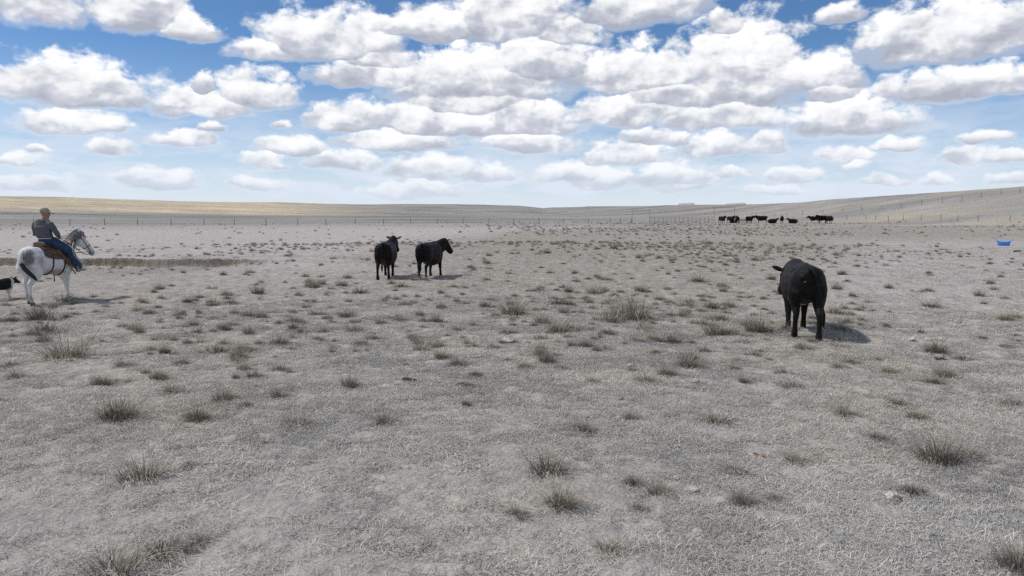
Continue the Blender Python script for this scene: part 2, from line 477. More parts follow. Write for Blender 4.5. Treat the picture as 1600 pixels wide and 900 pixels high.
    base = t.mix(t.maprange(r, 170, 320), base, t.mix(1.0, base, t.ramp(brush, [(.36, (.62, .62, .62)), (.5, (.95, .95, .95)), (.66, (1.12, 1.11, 1.09))]), 'MULTIPLY'))
    # brown silt on the floor of the hollow
    wash = t.math('MULTIPLY', t.math('MULTIPLY', t.maprange(x, -10, -15), t.math('MULTIPLY', t.maprange(y, 24, 31), t.maprange(y, 37.2, 37.9, 1, 0))), t.maprange(mid, .3, .6, .5, .9))
    base = t.mix(wash, base, t.ramp(fine, [(.3, (.24, .215, .185)), (.7, (.36, .33, .295))]))
    t.put(bs.inputs['Base Color'], base)
    bs.inputs['Roughness'].default_value = .95
    bs.inputs['Specular IOR Level'].default_value = 0.0
    b1 = t.n('ShaderNodeBump'); b1.inputs['Strength'].default_value = .7; b1.inputs['Distance'].default_value = .035
    t.put(b1.inputs['Height'], t.math('ADD', t.math('MULTIPLY', fine, .8), t.math('MULTIPLY', vfine, .45)))
    b2 = t.n('ShaderNodeBump'); b2.inputs['Strength'].default_value = .5; b2.inputs['Distance'].default_value = .35
    t.put(b2.inputs['Height'], t.noise(tc, 1.6, 5, .65).outputs['Fac']); t.put(b2.inputs['Normal'], b1.outputs[0])
    t.put(bs.inputs['Normal'], b2.outputs[0])
    return m

def build_ground():
    rs = [1.2]
    while rs[-1] < 20: rs.append(rs[-1] * 1.0062)
    while rs[-1] < 36: rs.append(rs[-1] * 1.02)
    while rs[-1] < 50: rs.append(rs[-1] + .14)
    while rs[-1] < 420: rs.append(rs[-1] * 1.025)
    while rs[-1] < 30000: rs.append(rs[-1] * 1.06)
    rs = np.array(rs)
    th = np.concatenate([np.linspace(R(-48), R(48), 720), np.linspace(R(48), R(312), 80)[1:-1]])
    A, B = np.meshgrid(rs, th, indexing='ij')
    X, Y = A * np.sin(B), A * np.cos(B)
    Z = terrain(X.ravel(), Y.ravel())
    nr, nc = A.shape
    V = np.stack([X.ravel(), Y.ravel(), Z], 1)
    V = np.vstack([V, [[0, 0, 0]]])
    i, j = np.meshgrid(np.arange(nr - 1), np.arange(nc), indexing='ij')
    j2 = (j + 1) % nc
    F = np.stack([i * nc + j, (i + 1) * nc + j, (i + 1) * nc + j2, i * nc + j2], -1).reshape(-1, 4)[:, ::-1]
    # small cap under the camera, as quads with a doubled corner avoided: close with a fan of quads over pairs
    jj = np.arange(0, nc, 2)
    C = np.stack([np.full(len(jj), len(V) - 1), jj, (jj + 1) % nc, (jj + 2) % nc], -1)[:, ::-1]
    F = np.vstack([F, C])
    me = mesh_np('ground', V, F, ground_material(), smooth=True)
    return tag(link('ground', me), kind='structure')
build_ground()

def build_mesas():
    """far flat-topped hills seen over the right-hand rise"""
    m = plain_mat('far mesa rock', (.36, .335, .34), .95, .15, .004)
    for name, x0, x1, ytop in (('mesa', 1058, 1098, 317.0), ('mesa', 1136, 1178, 317.2)):
        Y = 5200.0
        a, b = px_dir(x0, 322), px_dir(x1, 322)
        X0, X1 = a.x / a.y * Y, b.x / b.y * Y
        d = px_dir((x0 + x1) / 2, ytop); ztop = CAM_H + d.z / d.y * Y
        n = 40
        V, F = [], []
        for i in range(n + 1):
            f = i / n
            prof = min(1, min(f, 1 - f) / .42) ** .9
            zt = -40 + (ztop + 40) * prof + 2.0 * mnoise.noise((f * 9, 0, x0))
            xx = X0 + (X1 - X0) * f
            for (dy, zz) in ((-420, -40), (-200, -40 + (zt + 40) * .6), (-80, zt), (300, zt), (700, -40)):
                V.append((xx + 18 * mnoise.noise((f * 6, dy * .01, 1)), Y + dy, zz))
        for i in range(n):
            for k in range(4):
                F.append((i * 5 + k, (i + 1) * 5 + k, (i + 1) * 5 + k + 1, i * 5 + k + 1))
        o = link(name, mesh_np(name, V, F, m))
        tag(o, kind='structure')
build_mesas()

# ------------------------------------------------------------------ grass
def blade_material(name, stops, rough=.85):
    m, t, bs = new_mat(name)
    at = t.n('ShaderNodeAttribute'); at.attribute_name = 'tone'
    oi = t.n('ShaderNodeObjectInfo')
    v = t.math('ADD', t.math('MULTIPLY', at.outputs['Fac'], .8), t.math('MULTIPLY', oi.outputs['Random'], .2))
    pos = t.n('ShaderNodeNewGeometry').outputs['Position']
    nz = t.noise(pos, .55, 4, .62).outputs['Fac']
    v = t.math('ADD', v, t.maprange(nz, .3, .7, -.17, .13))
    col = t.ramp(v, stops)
    hue = t.maprange(t.noise(pos, .28, 3, .6).outputs['Fac'], .38, .62)
    tint = t.mix(hue, (1.05, 1.03, 1.005), (1.08, 1.05, .965))
    tint = t.mix(t.maprange(t.noise(pos, .45, 5, .65).outputs['Fac'], .60, .70, 0, .6), tint, (.95, .86, .73))
    t.put(bs.inputs['Base Color'], t.mix(1.0, col, tint, 'MULTIPLY'))
    bs.inputs['Roughness'].default_value = rough
    bs.inputs['Specular IOR Level'].default_value = 0.0
    return m

M_THATCH = blade_material('dry curled grass', [(0, (.18, .175, .164)), (.35, (.40, .39, .368)), (.7, (.64, .623, .587)), (1, (.84, .82, .765))])
M_TUFT = blade_material('dry bunch grass', [(0, (.10, .092, .077)), (.4, (.27, .252, .215)), (.75, (.49, .462, .40)), (1, (.74, .70, .60))])
M_TUFTY = blade_material('yellowed bunch grass', [(0, (.14, .125, .085)), (.5, (.34, .305, .21)), (1, (.55, .50, .36))])

def blades(n, spread, lmin, lmax, lean, curl, wid, segs=3, seed=0, shape='flat', tone=(0, 1)):
    """n grass blades as one mesh: verts, quads, tone per vertex"""
    rg = np.random.default_rng(seed)
    V, F, T = [], [], []
    for i in range(n):
        a = rg.uniform(0, 2 * math.pi)
        if shape == 'flat':
            bx, by = rg.uniform(-spread, spread, 2)
        else:
            rr = spread * rg.random() ** .6
            bx, by = rr * math.cos(a), rr * math.sin(a)
            a += rg.normal(0, .5)
        L = rg.uniform(lmin, lmax)
        tilt = np.clip(rg.normal(lean, .28), .02, 1.5)
        if shape != 'flat':
            tilt = np.clip(.12 + (math.hypot(bx, by) / spread) * lean + rg.normal(0, .16), .0, 1.4)
        cu = rg.normal(curl, curl * .6)
        side = rg.normal(0, .5)
        w = wid * rg.uniform(.6, 1.3)
        p = np.array([bx, by, -.006]); az = a; tl = tilt
        tn = rg.uniform(*tone)
        pts = [p.copy()]; dirs = []
        for k in range(segs):
            d = np.array([math.cos(az) * math.sin(tl), math.sin(az) * math.sin(tl), math.cos(tl)])
            p = p + d * (L / segs)
            if p[2] < .002: p[2] = .002 + rg.random() * .004
            pts.append(p.copy()); tl += cu / segs * 2; az += side / segs
        pa = a + math.pi / 2 + rg.normal(0, .4)
        sx = np.array([math.cos(pa), math.sin(pa), 0])
        b0 = len(V)
        for k, q in enumerate(pts):
            ww = w * (1 - .85 * (k / segs) ** 1.5) * .5
            V.append(q - sx * ww); V.append(q + sx * ww)
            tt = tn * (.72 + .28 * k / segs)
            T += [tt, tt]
        for k in range(segs):
            c = b0 + 2 * k
            F.append((c, c + 1, c + 3, c + 2))
    return np.array(V), np.array(F), np.array(T, dtype=np.float32)

def blade_mesh(name, mat, *sets):
    Vs, Fs, Ts, o = [], [], [], 0
    for (V, F, T) in sets:
        Vs.append(V); Fs.append(F + o); Ts.append(T); o += len(V)
    me = mesh_np(name, np.vstack(Vs), np.vstack(Fs), mat)
    a = me.attributes.new('tone', 'FLOAT', 'POINT'); a.data.foreach_set('value', np.concatenate(Ts))
    return me

def scatter(name, pts, rotz, scl, which, sources, label=None, cat=None):
    """one 'stuff' object: geometry nodes put the source clumps on the given points"""
    me = bpy.data.meshes.new(name)
    me.vertices.add(len(pts)); me.vertices.foreach_set('co', np.asarray(pts, dtype=np.float32).ravel())
    for nm, arr, ty in (('rotz', rotz, 'FLOAT'), ('scl', scl, 'FLOAT'), ('which', which, 'INT')):
        a = me.attributes.new(nm, ty, 'POINT'); a.data.foreach_set('value', np.asarray(arr))
    o = link(name, me)
    ng = bpy.data.node_groups.new(name, 'GeometryNodeTree')
    ng.interface.new_socket('Geometry', in_out='INPUT', socket_type='NodeSocketGeometry')
    ng.interface.new_socket('Geometry', in_out='OUTPUT', socket_type='NodeSocketGeometry')
    N, Lk = ng.nodes, ng.links
    gi, go, jn = N.new('NodeGroupInput'), N.new('NodeGroupOutput'), N.new('GeometryNodeJoinGeometry')
    def attr(nm, ty):
        n = N.new('GeometryNodeInputNamedAttribute'); n.data_type = ty; n.inputs[0].default_value = nm
        return n.outputs[0]
    rz = N.new('ShaderNodeCombineXYZ'); Lk.new(attr('rotz', 'FLOAT'), rz.inputs[2])
    for k, src in enumerate(sources):
        oi = N.new('GeometryNodeObjectInfo'); oi.inputs['Object'].default_value = src
        ip = N.new('GeometryNodeInstanceOnPoints')
        cmp_ = N.new('FunctionNodeCompare'); cmp_.data_type = 'INT'; cmp_.operation = 'EQUAL'
        ia = attr('which', 'INT')
        ins = [s for s in cmp_.inputs if s.enabled and s.type == 'INT']
        Lk.new(ia, ins[0]); ins[1].default_value = k
        Lk.new(gi.outputs[0], ip.inputs['Points']); Lk.new(oi.outputs['Geometry'], ip.inputs['Instance'])
        Lk.new(cmp_.outputs[0], ip.inputs['Selection']); Lk.new(rz.outputs[0], ip.inputs['Rotation']); Lk.new(attr('scl', 'FLOAT'), ip.inputs['Scale'])
        Lk.new(ip.outputs[0], jn.inputs[0])
    Lk.new(jn.outputs[0], go.inputs[0])
    md = o.modifiers.new('scatter', 'NODES'); md.node_group = ng
    tag(o, label, cat, kind='stuff')
    return o

def src_obj(name, me):
    return bpy.data.objects.new(name, me)          # not linked: only a source for the scatter

def grass_cover():
    src = []
    for k in range(5):
        a = blades(430, .24, .016, .055, 1.30, .7, .0040, 3, 100 + k, 'flat', (0, .8))
        b = blades(55, .24, .05, .12, 1.25, .8, .0042, 4, 200 + k, 'flat', (.45, 1.0))
        src.append(src_obj('grass_patch', blade_mesh('grass_patch', M_THATCH, a, b)))
    for k in range(3):                              # coarser patches for further off
        a = blades(200, .5, .025, .065, 1.25, .7, .010, 2, 300 + k, 'flat', (0, .95))
        src.append(src_obj('grass_patch', blade_mesh('grass_patch_wide', M_THATCH, a)))
    for k in range(2):                              # long bleached straws lying on top
        a = blades(9, .30, .07, .17, 1.36, .5, .0042, 5, 400 + k, 'flat', (.55, .95))
        src.append(src_obj('straw', blade_mesh('straw', M_THATCH, a)))
    rg = np.random.default_rng(5)
    P, W = [], []
    # near: full cover, thinning outwards
    n = 13500
    r = np.sqrt(rg.uniform(2.6 ** 2, 21 ** 2, n * 3)); th = rg.uniform(R(-46), R(46), n * 3)
    x, y = r * np.sin(th), r * np.cos(th)
    cover = vnoise(x / 2.7, y / 2.7, 31) + .6 * vnoise(x / .9, y / .9, 32)
    dens = np.clip(.55 + 1.1 * cover, .10, 1) * (1 - .55 * sstep(8, 21, r)) * (.62 + .38 * sstep(-8, 3, x))
    k = rg.random(len(x)) < dens * .62
    x1, y1 = x[k], y[k]
    w1 = rg.integers(0, 5, len(x1))
    r = np.sqrt(rg.uniform(17 ** 2, 62 ** 2, 16000)); th = rg.uniform(R(-44), R(44), len(r))
    x, y = r * np.sin(th), r * np.cos(th)
    cover = vnoise(x / 5.5, y / 5.5, 33) + .6 * vnoise(x / 1.9, y / 1.9, 34) + .012 * x
    k = rg.random(len(x)) < np.clip(.35 + 1.2 * cover, .02, .9) * (1 - .5 * sstep(35, 62, r))
    x2, y2 = x[k], y[k]
    w2 = rg.integers(5, 8, len(x2))
    r = np.sqrt(rg.uniform(3 ** 2, 16 ** 2, 5200)); th = rg.uniform(R(-45), R(45), len(r))
    x, y = r * np.sin(th), r * np.cos(th)
    k = rg.random(len(x)) < np.clip(.25 + 1.3 * vnoise(x / 1.6, y / 1.6, 35) + .02 * x, .05, .9)
    x3, y3 = x[k], y[k]; w3 = rg.integers(8, 10, len(x3))
    x, y, w = np.concatenate([x1, x2, x3]), np.concatenate([y1, y2, y3]), np.concatenate([w1, w2, w3])
    pts = np.stack([x, y, terrain(x, y)], 1)
    scatter('grass', pts, rg.uniform(0, 6.28, len(x)).astype(np.float32), rg.uniform(.75, 1.25, len(x)).astype(np.float32), w.astype(np.int32), src,
            'short dry grey grass curled over the pasture soil', 'grass')
grass_cover()

# bunch grass tufts
def tuft_mesh(k, mat, dense=1.0, flat=0.0, tall=1.0):
    """unit tuft about 1 wide and .5 high; scaled when placed"""
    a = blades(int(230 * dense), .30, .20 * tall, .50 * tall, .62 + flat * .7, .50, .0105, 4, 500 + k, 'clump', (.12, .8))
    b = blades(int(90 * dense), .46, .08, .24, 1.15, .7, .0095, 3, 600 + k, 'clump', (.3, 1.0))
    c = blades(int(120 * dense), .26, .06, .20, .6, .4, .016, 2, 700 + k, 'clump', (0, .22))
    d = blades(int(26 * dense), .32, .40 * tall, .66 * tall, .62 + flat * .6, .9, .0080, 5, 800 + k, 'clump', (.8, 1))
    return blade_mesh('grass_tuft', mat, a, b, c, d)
TUFTS = {
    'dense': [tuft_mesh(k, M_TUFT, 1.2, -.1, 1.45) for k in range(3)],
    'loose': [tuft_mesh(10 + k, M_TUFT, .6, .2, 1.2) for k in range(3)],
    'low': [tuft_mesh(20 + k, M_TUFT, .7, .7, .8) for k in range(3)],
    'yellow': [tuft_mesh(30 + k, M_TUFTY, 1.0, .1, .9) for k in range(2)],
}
# photo x, photo y of the foot, width in photo pixels, kind, label
TUFT_SPOTS = [
    (185, 655, 64, 'dense', 'tall dense grey grass tuft in the left foreground, the biggest left of centre'),
    (462, 665, 62, 'loose', 'wide spiky grass tuft with pale blades, left of centre'),
    (308, 657, 40, 'dense', 'upright grass tuft between the two wide tufts on the left'),
    (222, 750, 84, 'loose', 'loose sprawling dry grass tuft with straw tips low on the left'),
    (297, 728, 34, 'low', 'low flat grass tuft just right of the loose sprawling one'),
    (180, 893, 90, 'loose', 'pale sprawling grass tuft with bent straw stalks in the bottom left corner'),
    (255, 868, 84, 'low', 'dark flattened grass tuft at the bottom left beside bent straw stalks'),
    (312, 848, 50, 'loose', 'right end tuft of the flattened grass at the bottom left'),
    (547, 604, 36, 'dense', 'small dark grass tuft left of the dung pat'),
    (434, 622, 26, 'dense', None), (267, 614, 36, 'loose', None), (352, 625, 62, 'low', None), (384, 633, 30, 'low', None),
    (105, 556, 76, 'loose', 'wide pale grass tuft spread out in front of the horse'),
    (190, 572, 28, 'loose', None), (284, 568, 32, 'loose', None), (62, 500, 46, 'dense', 'dark grass tuft right below the hooves of the horse'),
    (70, 518, 44, 'loose', None), (340, 550, 62, 'low', None), (437, 537, 32, 'dense', None), (390, 495, 42, 'loose', None), (332, 477, 26, 'loose', None),
    (361, 474, 26, 'loose', None), (466, 504, 30, 'loose', None), (471, 519, 32, 'low', None), (389, 519, 28, 'loose', None), (278, 493, 24, 'loose', None),
    (15, 572, 36, 'low', None), (507, 519, 28, 'low', None), (250, 452, 20, 'dense', None), (215, 486, 22, 'loose', None), (100, 470, 34, 'loose', 'loose pale grass tuft at the front hooves of the horse'),
    (600, 662, 54, 'loose', 'wide low grass tuft with dark heart left of centre foreground'),
    (716, 570, 32, 'dense', None), (803, 491, 50, 'dense', None), (790, 522, 24, 'dense', None), (871, 518, 42, 'dense', None),
    (1019, 531, 30, 'yellow', 'small rounded yellowish grass tuft right of the centre'),
    (955, 503, 60, 'loose', 'left half of the broad grey grass clump in mid pasture'), (990, 498, 66, 'dense', 'right half of the broad grey grass clump in mid pasture'),
    (724, 602, 36, 'low', None), (743, 586, 30, 'low', None), (728, 633, 20, 'dense', None), (925, 597, 26, 'loose', None), (1008, 594, 42, 'loose', None), (1042, 586, 40, 'dense', None),
    (1075, 574, 42, 'dense', 'tallest grass tuft of the row right of centre in mid ground'), (985, 655, 26, 'dense', None),
    (855, 737, 84, 'loose', 'wide ragged grass tuft in the centre foreground'), (877, 790, 60, 'dense', 'tall leaning grass tuft in the centre foreground below the ragged one'),
    (808, 806, 48, 'loose', 'thin spiky grass tuft left of the tall leaning one in the centre foreground'), (910, 672, 60, 'low', None),
    (955, 862, 62, 'loose', 'pale grass tuft with dark heart near the bottom edge, right of centre'),
    (1000, 796, 36, 'low', None), (1028, 772, 62, 'loose', 'messy grass tuft beside the pale stone, right of centre foreground'), (988, 756, 34, 'dense', None),
    (1185, 518, 50, 'dense', 'wide grass tuft left of the nearest cow'), (1118, 660, 70, 'low', 'wide low dark grass tuft below the nearest cow, to the left'),
    (1106, 706, 34, 'low', None), (1150, 738, 48, 'loose', None), (1160, 788, 44, 'dense', None), (1240, 722, 48, 'loose', None), (1163, 597, 22, 'dense', None),
    (1258, 546, 30, 'loose', 'pale grass tuft at the feet of the nearest cow'), (1306, 542, 26, 'loose', None),
    (1462, 550, 40, 'dense', 'grass tuft beside pale stones at the right'), (1506, 563, 30, 'loose', None), (1476, 589, 34, 'dense', 'rounded grass tuft below the pale stones at the right'),
    (1580, 633, 34, 'loose', None), (1432, 652, 38, 'loose', None), (1371, 685, 36, 'loose', None),
    (1468, 722, 68, 'dense', 'big spiky reddish grey grass tuft standing alone in the right foreground'),
    (1424, 768, 48, 'low', None), (1320, 648, 44, 'loose', None), (1590, 888, 60, 'dense', 'tall grass tuft cut by the bottom right corner'),
    (1455, 480, 32, 'loose', None), (1341, 485, 18, 'yellow', None), (1357, 473, 22, 'loose', None), (1571, 500, 20, 'dense', None), (1240, 606, 48, 'low', None),
    (1312, 515, 44, 'loose', None), (1400, 631, 44, 'low', None), (1265, 640, 26, 'low', None), (1520, 712, 40, 'low', None), (1210, 780, 36, 'low', None),
    (625, 502, 38, 'loose', None), (565, 538, 24, 'loose', None), (688, 541, 22, 'low', None), (580, 522, 24, 'low', None), (1090, 440, 40, 'loose', None), (1076, 478, 36, 'loose', None), (1100, 508, 30, 'loose', None),
]
def scale_at(p):                   # metres per photo pixel there
    return math.sqrt(p.x ** 2 + p.y ** 2 + CAM_H ** 2) / FPX
LANDMARKS = [('the horse', 75, 470), ('the pair of cows', 640, 440), ('the nearest cow', 1250, 530), ('the dung pat', 638, 595), ('the tall dense tuft on the left', 185, 655), ('the wide spiky tuft left of centre', 462, 665),
             ('the broad grey clump in mid pasture', 970, 500), ('the ragged centre foreground tuft', 855, 737), ('the big spiky tuft on the right', 1468, 722), ('the pale stones at the right', 1462, 545), ('the yellowish tuft', 1019, 531), ('the loose sprawling tuft low on the left', 222, 750), ('the largest pale stone', 1396, 781)]
ORD = ['nearest', 'second nearest', 'third nearest', 'fourth nearest', 'fifth nearest', 'sixth nearest', 'seventh nearest', 'eighth nearest', 'ninth nearest', 'tenth nearest', 'eleventh nearest', 'twelfth nearest']
LOOK = {'dense': 'dark upright', 'loose': 'loose greyish', 'low': 'low flattened', 'yellow': 'yellowish'}
def tuft_labels():
    """a label for every listed tuft: its look, and its rank beside the closest landmark"""
    out, slots = {}, {}
    for i, (px, py, w, kind, label) in enumerate(TUFT_SPOTS):
        if label:
            out[i] = label; continue
        nm, lx, ly = min(LANDMARKS, key=lambda q: math.hypot(q[1] - px, (q[2] - py) * 1.6))
        dx, dy = px - lx, (py - ly) * 1.6
        side = ('right of' if dx > 0 else 'left of') if abs(dx) > abs(dy) else ('below' if dy > 0 else 'above')
        slots.setdefault((nm, side, kind), []).append((math.hypot(dx, dy), i))
    for (nm, side, kind), lst in slots.items():
        for k, (_, i) in enumerate(sorted(lst)):
            out[i] = '%s grass tuft %s %s%s' % (LOOK[kind], side, nm, '' if len(lst) == 1 else ', ' + ORD[k] + ' one')
    return out
def place_tufts():
    rg = random.Random(3)
    labels = tuft_labels()
    for i, (px, py, w, kind, label) in enumerate(TUFT_SPOTS):
        p = ground_at(px, py)
        s = w * scale_at(p) * 1.12
        me = rg.choice(TUFTS[kind])
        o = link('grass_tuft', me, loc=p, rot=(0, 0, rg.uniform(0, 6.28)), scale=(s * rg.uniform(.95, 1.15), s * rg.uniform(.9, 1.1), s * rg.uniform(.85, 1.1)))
        tag(o, labels[i], 'grass tuft', 'bunch grass tufts on the pasture')
    # further tufts of the middle distance
    n = 0
    while n < 225:
        py = rg.uniform(376, 545); px = rg.uniform(-20, 1620)
        dens = (.30 + .70 * math.exp(-((px - 960) / 280) ** 2)) * (.35 + .65 * (py < 480))
        if px < 500 and 400 < py < 425: continue
        if px < 150 and 380 < py < 490: continue
        if rg.random() > dens: continue
        p = ground_at(px, py)
        s = rg.uniform(.20, .58) * rg.uniform(.8, 1.25)
        kind = rg.choice(['dense', 'dense', 'loose', 'loose', 'low', 'low'])
        o = link('grass_tuft', rg.choice(TUFTS[kind]), loc=p, rot=(0, 0, rg.uniform(0, 6.28)), scale=(s * rg.uniform(.9, 1.3), s, s * rg.uniform(.8, 1.2)))
        zone = 'between the horse and the pair of cows' if px < 580 else 'around the pair of cows' if px < 740 else 'on the grassy centre of the pasture' if px < 1180 else 'around the nearest cow' if px < 1330 else 'on the bare flat right of the nearest cow'
        tag(o, 'small grey grass tuft ' + zone, 'grass tuft', 'small grass tufts ' + zone)
        n += 1
    # the uncountable rest
    r2 = np.random.default_rng(8)
    src = [src_obj('tuft', m) for m in (TUFTS['loose'][0], TUFTS['low'][0], TUFTS['loose'][1], TUFTS['dense'][0])]
    r = np.concatenate([np.sqrt(r2.uniform(58 ** 2, 190 ** 2, 13000)), np.sqrt(r2.uniform(11 ** 2, 60 ** 2, 9800))]); th = r2.uniform(R(-42), R(42), len(r))
    x, y = r * np.sin(th), r * np.cos(th)
    cover = vnoise(x / 14, y / 14, 41) + .6 * vnoise(x / 4, y / 4, 42) + np.where(x < 0, np.clip(.030 * x, -.42, 0), .16 - np.clip((x / np.maximum(y, 1) - .32) * 1.2, 0, .3))
    k = r2.random(len(x)) < np.clip(.22 + 1.1 * cover, .03, .9)
    k &= ~((x < -11) & (np.abs(y - bank_y(x)) < .8))
    x, y = x[k], y[k]
    rr = np.hypot(x, y)
    sc = r2.uniform(.16, .5, len(x)) * np.where(rr < 58, .85, 1.1)
    scatter('distant_grass_tufts', np.stack([x, y, terrain(x, y)], 1), r2.uniform(0, 6.28, len(x)).astype(np.float32), sc.astype(np.float32),
            r2.integers(0, 4, len(x)).astype(np.int32), src, 'tiny grey grass tufts dotted over the far pasture', 'grass')
place_tufts()

# ------------------------------------------------------------------ bodies: closed lofts joined into one skin by voxel remesh
class Body:
    def __init__(self):
        self.V, self.F = [], []
    def loft(self, rings, seg=14, sq=2.0):
        """rings: (centre, side vector, up vector) where the two vectors hold the half axes"""
        b0 = len(self.V)
        for (c, s, u) in rings:
            for k in range(seg):
                a = 2 * math.pi * k / seg
                ca, sa = math.cos(a), math.sin(a)
                ca = math.copysign(abs(ca) ** (2 / sq), ca); sa = math.copysign(abs(sa) ** (2 / sq), sa)
                self.V.append(Vector(c) + Vector(s) * ca + Vector(u) * sa)
        n = len(rings)
        for i in range(n - 1):
            for k in range(seg):
                k2 = (k + 1) % seg
                a, b = b0 + i * seg, b0 + (i + 1) * seg
                self.F.append((a + k, a + k2, b + k2, b + k))
        self.F.append(tuple(b0 + k for k in range(seg))[::-1])
        self.F.append(tuple(b0 + (n - 1) * seg + k for k in range(seg)))
    def tube(self, pts, radii, up=(0, 0, 1), seg=12, sq=2.0):
        """pts along a limb; radii: r or (r_side, r_up)"""
        P = [Vector(p) for p in pts]
        rings = []
        for i, p in enumerate(P):
            t = (P[min(i + 1, len(P) - 1)] - P[max(i - 1, 0)]).normalized()
            s = Vector(up).cross(t)
            if s.length < 1e-3: s = Vector((0, 1, 0)).cross(t)
            s.normalize(); u = t.cross(s).normalized()
            r = radii[i]
            rs, ru = (r, r) if isinstance(r, (int, float)) else r
            rings.append((p, s * rs, u * ru))
        # rounded ends
        t0 = (P[0] - P[1]).normalized(); t1 = (P[-1] - P[-2]).normalized()
        def cap(ring, t):
            c, s, u = ring; k = min(s.length, u.length)
            return [(c + t * k * .5, s * .85, u * .85), (c + t * k * .85, s * .5, u * .5)]
        rings = cap(rings[0], t0)[::-1] + rings + cap(rings[-1], t1)
        self.loft(rings, seg, sq)
    def ball(self, c, rx, ry, rz):
        c = Vector(c)
        rings = []
        for i in range(1, 8):
            a = math.pi * i / 8
            rings.append((c + Vector((0, 0, -rz * math.cos(a))), Vector((rx * math.sin(a), 0, 0)), Vector((0, ry * math.sin(a), 0))))
        self.loft(rings, 14)
    def build(self, name, mat, voxel, smooth=4, parent=None, fac=.5):
        me = bpy.data.meshes.new(name + '_raw')
        me.from_pydata([tuple(v) for v in self.V], [], self.F)
        bm = bmesh.new(); bm.from_mesh(me)
        bmesh.ops.recalc_face_normals(bm, faces=bm.faces); bm.to_mesh(me); bm.free()
        o = bpy.data.objects.new('raw', me); COL.objects.link(o)
        r = o.modifiers.new('r', 'REMESH'); r.mode = 'VOXEL'; r.voxel_size = voxel; r.use_smooth_shade = True
        if smooth:
            s = o.modifiers.new('s', 'SMOOTH'); s.factor = fac; s.iterations = smooth
        dg = bpy.context.evaluated_depsgraph_get()
        out = bpy.data.meshes.new_from_object(o.evaluated_get(dg))
        out.name = name
        bpy.data.objects.remove(o); bpy.data.meshes.remove(me)
        out.materials.clear(); out.materials.append(mat)
        out.polygons.foreach_set('use_smooth', np.ones(len(out.polygons), dtype=bool))
        return out

def spot_mat(name, base, spots, rough=.75, fine=60.0, var=.25, spec=.25, bump=.25, sheen=0.0):
    """coat: base colour pair varied by noise, with soft patches (centre, radii, colour, edge) in the animal's own space"""
    m, t, bs = new_mat(name)
    tc = t.n('ShaderNodeTexCoord').outputs['Object']
    nz = t.noise(tc, 5.0, 6, .65).outputs['Fac']
    hair = t.noise(t.vmath('MULTIPLY', tc, (1, 1, .45)), fine, 3, .6).outputs['Fac']
    v = t.math('ADD', t.math('MULTIPLY', nz, .65), t.math('MULTIPLY', hair, .35))
    col = t.ramp(v, [(.32, base[0]), (.68, base[1])])
    for (c, r, sc, edge, nzamp) in spots:
        d = t.vmath('MULTIPLY', t.vmath('SUBTRACT', tc, c), tuple(1 / q for q in r))
        L = t.math('ADD', t.vmath('LENGTH', d), t.math('MULTIPLY', t.math('SUBTRACT', t.noise(tc, 14.0, 4, .6).outputs['Fac'], .5), nzamp))
        f = t.maprange(L, 1 - edge, 1 + edge, 1, 0, smooth=True)
        col = t.mix(f, col, sc)
    t.put(bs.inputs['Base Color'], col)
    bs.inputs['Roughness'].default_value = rough
    bs.inputs['Specular IOR Level'].default_value = spec
    b = t.n('ShaderNodeBump'); b.inputs['Strength'].default_value = bump; b.inputs['Distance'].default_value = .012
    t.put(b.inputs['Height'], hair); t.put(bs.inputs['Normal'], b.outputs[0])
    return m

BLACK = ((.0040, .0036, .0038), (.0160, .0135, .0125))
M_COW = spot_mat('black cattle coat', BLACK, [], rough=.6, spec=.14)
M_HOOF = plain_mat('hoof horn', (.05, .047, .042), .6, .3, 30)

def rot2(p, yaw, about=(0, 0)):
    x, y = p[0] - about[0], p[1] - about[1]
    c, s = math.cos(yaw), math.sin(yaw)
    return (about[0] + x * c - y * s, about[1] + x * s + y * c)

